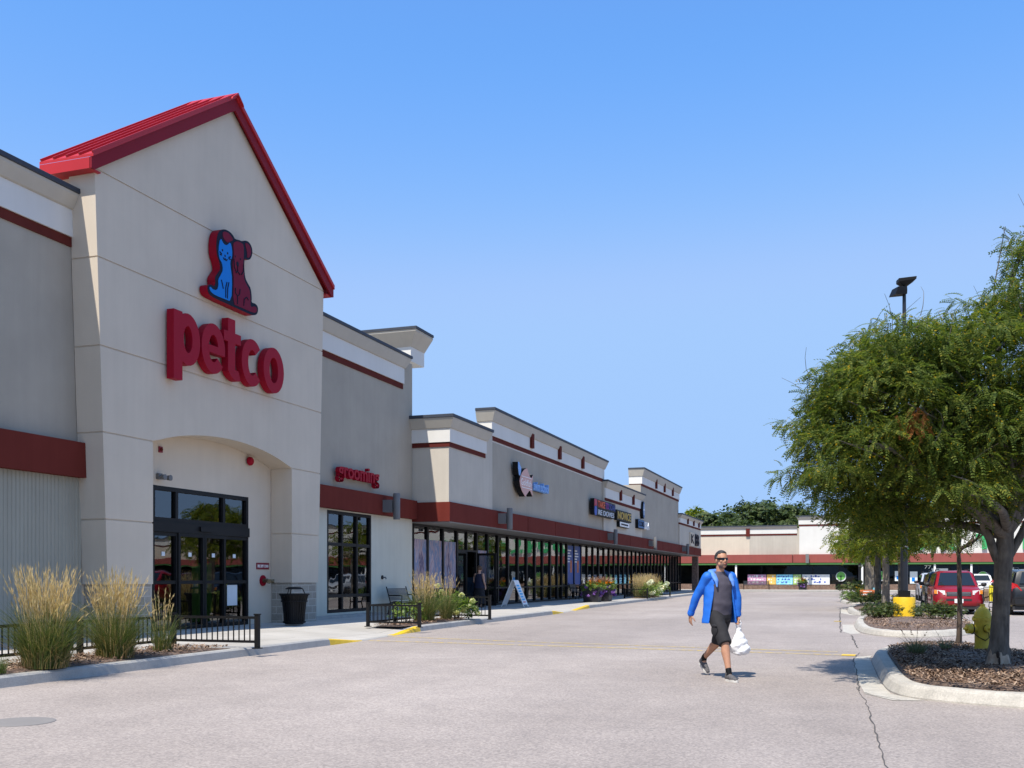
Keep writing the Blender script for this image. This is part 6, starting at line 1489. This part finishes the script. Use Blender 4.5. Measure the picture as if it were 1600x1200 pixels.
    pane('windscreen', G(0,2)+Vector((-.09,-.0,.0)), G(0,3)+Vector((.09,0,.0)), G(1,3)+Vector((.045,0,-.02)), G(1,2)+Vector((-.045,0,-.02)), .93, .02)
    pane('rear_window', G(4,2)+Vector((-.03,0,-.03)), G(4,3)+Vector((.03,0,-.03)), G(5,3)+Vector((.05,0,.06)), G(5,2)+Vector((-.05,0,.06)), .88, .02)
    for sx, jb, jt in ((-1,0,1),(1,5,4)):
        L_ = lambda ya, yb, i: None
        def sidep(ya, yb, sl0=0, sl1=0):
            wb, wt = hw*.905, hw*.735
            pane('side_window', (sx*wb*.985, ya-sl0, 1.10), (sx*wb*.985, yb+sl1*.3, 1.10), (sx*wt*1.0, yb-sl1, H-.11), (sx*wt*1.0, ya+.02, H-.11), .95, .018)
        sidep(y1-.12, y1+.85, .30, 0); sidep(y1+.93, y1+1.75); sidep(y1+1.83, y2-.1, 0, .06)
        mb = MB(); mb.bar((sx*hw*.93, y1-.22, 1.08), (sx*(hw+.06), y1-.25, 1.12), .05); mb.ball((sx*(hw+.13), y1-.25, 1.14), (.11,.075,.085), 10); mb.build('wing_mirror', M['plastic'], t, local=True, smooth=60)
        mb = MB(); mb.tube([(sx*hw*.62, y1+.25, H+.03), (sx*hw*.62, y1+.4, H+.065), (sx*hw*.62, y2-.3, H+.06), (sx*hw*.62, y2-.15, H+.0)], .018, 6); mb.build('roof_rail', M['plastic'], t, local=True)
        # lamps
        mb = MB(); xa, xb = sx*hw*.52, sx*hw*.90; mb.raw([(xa,-L/2+.06,.74),(xb,-L/2+.30,.78),(xb,-L/2+.38,.93),(xa,-L/2+.13,.90),(xa,-L/2+.2,.74),(xb,-L/2+.42,.78),(xb,-L/2+.5,.93),(xa,-L/2+.28,.90)], [(0,1,2,3),(7,6,5,4),(0,4,5,1),(1,5,6,2),(2,6,7,3),(3,7,4,0)])
        mb.v = [(p[0]*1.035, p[1]-.055, p[2]+.01) for p in mb.v]; hl = mb.build('headlight', M['head'], t, local=True)
        mb = MB(); xc = sx*hw*.80; mb.raw([(xc,-L/2+.225,.77),(sx*hw*.905,-L/2+.30,.78),(sx*hw*.905,-L/2+.375,.925),(xc,-L/2+.30,.92),(xc,-L/2+.3,.77),(sx*hw*.905,-L/2+.4,.78),(sx*hw*.905,-L/2+.46,.925),(xc,-L/2+.4,.92)], [(0,1,2,3),(7,6,5,4),(0,4,5,1),(1,5,6,2),(2,6,7,3),(3,7,4,0)]); mb.v = [(p[0]*1.05, p[1]-.068, p[2]+.01) for p in mb.v]; mb.build('indicator', M['amber'], hl, local=True)
        mb = MB(); mb.lathe([(.02,0),(.075,0),(.085,.02),(.02,.04)], (sx*hw*.68,-L/2+.03,.46), 14, axis='y'); mb.build('fog_lamp', M['plastic'], t, local=True)
        mb = MB(); xa, xb = sx*hw*.58, sx*hw*.92; zt_ = 1.22 if not van else 1.18
        mb.raw([(xa,L/2+.0,.92),(xb,L/2-.12,.90),(xb*.985,L/2-.18,zt_),(sx*hw*.74,L/2-.09,zt_-.06),(xa,L/2-.2,.92),(xb,L/2-.4,.90),(xb*.985,L/2-.42,zt_),(sx*hw*.74,L/2-.3,zt_-.06)], [(0,1,2,3),(7,6,5,4),(0,4,5,1),(1,5,6,2),(2,6,7,3),(3,7,4,0)]); mb.build('taillight', M['tail'], t, local=True)
        for yy in (-L/2+.86, L/2-.86):
            mb = MB(); mb.lathe([(.10,-.11),(.30,-.11),(.335,-.07),(.335,.07),(.30,.11),(.2,.11),(.10,.06)], (sx*(hw-.09), yy, .335), 26, axis='x'); w = mb.build('wheel', M['tyre'], t, local=True, smooth=35)
            mb = MB(); mb.lathe([(.02,sx*.06),(.2,sx*.085),(.205,sx*.115),(.19,sx*.118),(.17,sx*.09),(.06,sx*.10),(.02,sx*.105)], (sx*(hw-.09), yy, .335), 20, axis='x'); mb.build('rim', M['alloy'], w, local=True, smooth=30)
            mb = MB(); arcseg_xz = [(yy+.40*math.cos(R(a)), .335+.40*math.sin(R(a))) for a in range(0, 181, 12)]; 
            mb.tube([(sx*(hw-.01), p[0], p[1]) for p in arcseg_xz], .028, 6); mb.build('wheel_arch', M['plastic'] if paint.name != 'car_white' else paint, t, local=True)
    mb = MB(); mb.box(-hw*.48, hw*.48, -L/2+.015, -L/2+.1, .70, .86); 
    gr = mb.build('grille', M['plastic'], t, local=True)
    mb = MB()
    for z in (.735,.785,.83): mb.box(-hw*.45, hw*.45, -L/2+.0, -L/2+.03, z, z+.016)
    mb.build('grille_bar', M['alloy'], gr, local=True)
    mb = MB(); mb.box(-hw*.5, hw*.5, -L/2-.012, -L/2+.1, .52, .60); mb.build('lower_intake', M['plastic'], t, local=True)
    mb = MB(); mb.box(-hw*.9, hw*.9, -L/2+.05, L/2-.05, .2, .34); mb.build('underbody', M['plastic'], t, local=True)
    mb = MB(); mb.box(-.155,.155,-L/2-.025,-L/2-.005,.44,.595); mb.box(-.155,.155,L/2+.005,L/2+.025,.78,.935); mb.build('number_plate', M['white_paint'], t, local=True)
    mb = MB(); mb.box(-hw*.84, hw*.84, L/2-.06, L/2+.06, .42, .62); mb.build('rear_bumper', paint, t, local=True)
    mb = MB(); mb.box(-hw*.5, hw*.5, L/2-.02, L/2+.012, 1.0, 1.03); mb.build('tailgate_trim', M['alloy'], t, local=True)
    return t
def make_carwin():
    m, t, b = nodes_of('car_window'); b.inputs['Base Color'].default_value = (.012,.015,.018,1); b.inputs['Roughness'].default_value = .04; b.inputs['Specular IOR Level'].default_value = .8; return m
M['car_window'] = make_carwin()
suv('dark red SUV facing the camera behind the slim tree', 3.78, 43.9, 1, car_paint('car_red', (.24,.003,.010)))
suv('dark blue SUV nose out, partly hidden behind the red SUV', 3.92, 49.9, 1, car_paint('car_blue', (.012,.022,.055)))
suv('black SUV seen from behind at the right edge, red tail lamp showing', 6.45, 43.6, -1, car_paint('car_black', (.010,.011,.014)), 4.9, 1.95, 1.72)
suv('white SUV seen from behind, beyond the red SUV', 9.5, 88.5, -1, car_paint('car_white', (.72,.72,.72)), 4.5, 1.82, 1.68)
suv('silver SUV farther off, a sliver left of the dark blue one', 4.55, 66, 1, car_paint('car_silver', (.40,.42,.45)))
# loaded shopping cart behind the big trunk
t = thing('shopping_cart', 'loaded shopping cart with brown bags half hidden by the big trunk', 'cart', (5.15, 45.2, 0), R(12))
mb = MB()
for s in (-1,1):
    mb.tube([(s*.26,-.42,.42),(s*.24,.42,.36),(s*.22,.42,.2),(s*.26,-.40,.13)], .014, 6); mb.tube([(s*.28,-.45,.98),(s*.28,.44,.88)], .012, 6); mb.tube([(s*.26,-.42,.42),(s*.28,-.5,1.02)], .014, 6)
    for k in range(9): y = -.4+k*.1; mb.tube([(s*.25,y,.42),(s*.28,y,.95)], .005, 4)
for k in range(8): x = -.25+k*.071; mb.tube([(x,-.42,.42),(x,.42,.38)], .005, 4); mb.tube([(x,-.42,.42),(x,-.46,.97)], .005, 4); mb.tube([(x,.42,.38),(x,.44,.88)], .005, 4)
mb.tube([(-.28,-.5,1.02),(.28,-.5,1.02)], .018, 8); mb.build('basket', M['plastic'], t, local=True)
for s in (-1,1):
    for y in (-.38,.40): mb = MB(); mb.lathe([(.01,-.02),(.065,-.02),(.065,.02),(.01,.02)], (s*.24,y,.065), 12, axis='x'); mb.tube([(s*.24,y,.065),(s*.24,y,.2)], .012, 5); mb.build('wheel', M['plastic'], t, local=True)
for i, (xx, yy, w, hh, c, lab) in enumerate(((-.1,-.15,.17,.46,(.25,.18,.13),'brown paper bag in the shopping cart, nearer one'),(.06,.16,.16,.52,(.30,.22,.16),'brown paper bag in the shopping cart, farther one'),(.14,-.26,.09,.66,(.75,.66,.03),'small bright yellow bag on top in the shopping cart'))):
    mb = MB(); random.seed(i); zz = .44; vs = []
    for z, s in ((0,1),(hh*.5,1.03),(hh*.85,.97),(hh,.9)):
        for (a, b) in ((-1,-1),(0,-1.06),(1,-1),(1.05,0),(1,1),(0,1.05),(-1,1),(-1.05,0)): vs.append((a*w*s+random.uniform(-.012,.012), b*w*.75*s+random.uniform(-.012,.012), z))
    fs = [(r*8+k, r*8+(k+1)%8, r*8+8+(k+1)%8, r*8+8+k) for r in range(3) for k in range(8)] + [tuple(range(7,-1,-1)), tuple(range(24,32))]
    mb.raw(vs, fs); o = mb.build('paper_bag', surf('bag_%d' % i, c, .8, .25, 14), None, loc=(5.15+xx, 45.2+yy, zz)); tag(o, lab, 'bag', 'bags in the shopping cart')
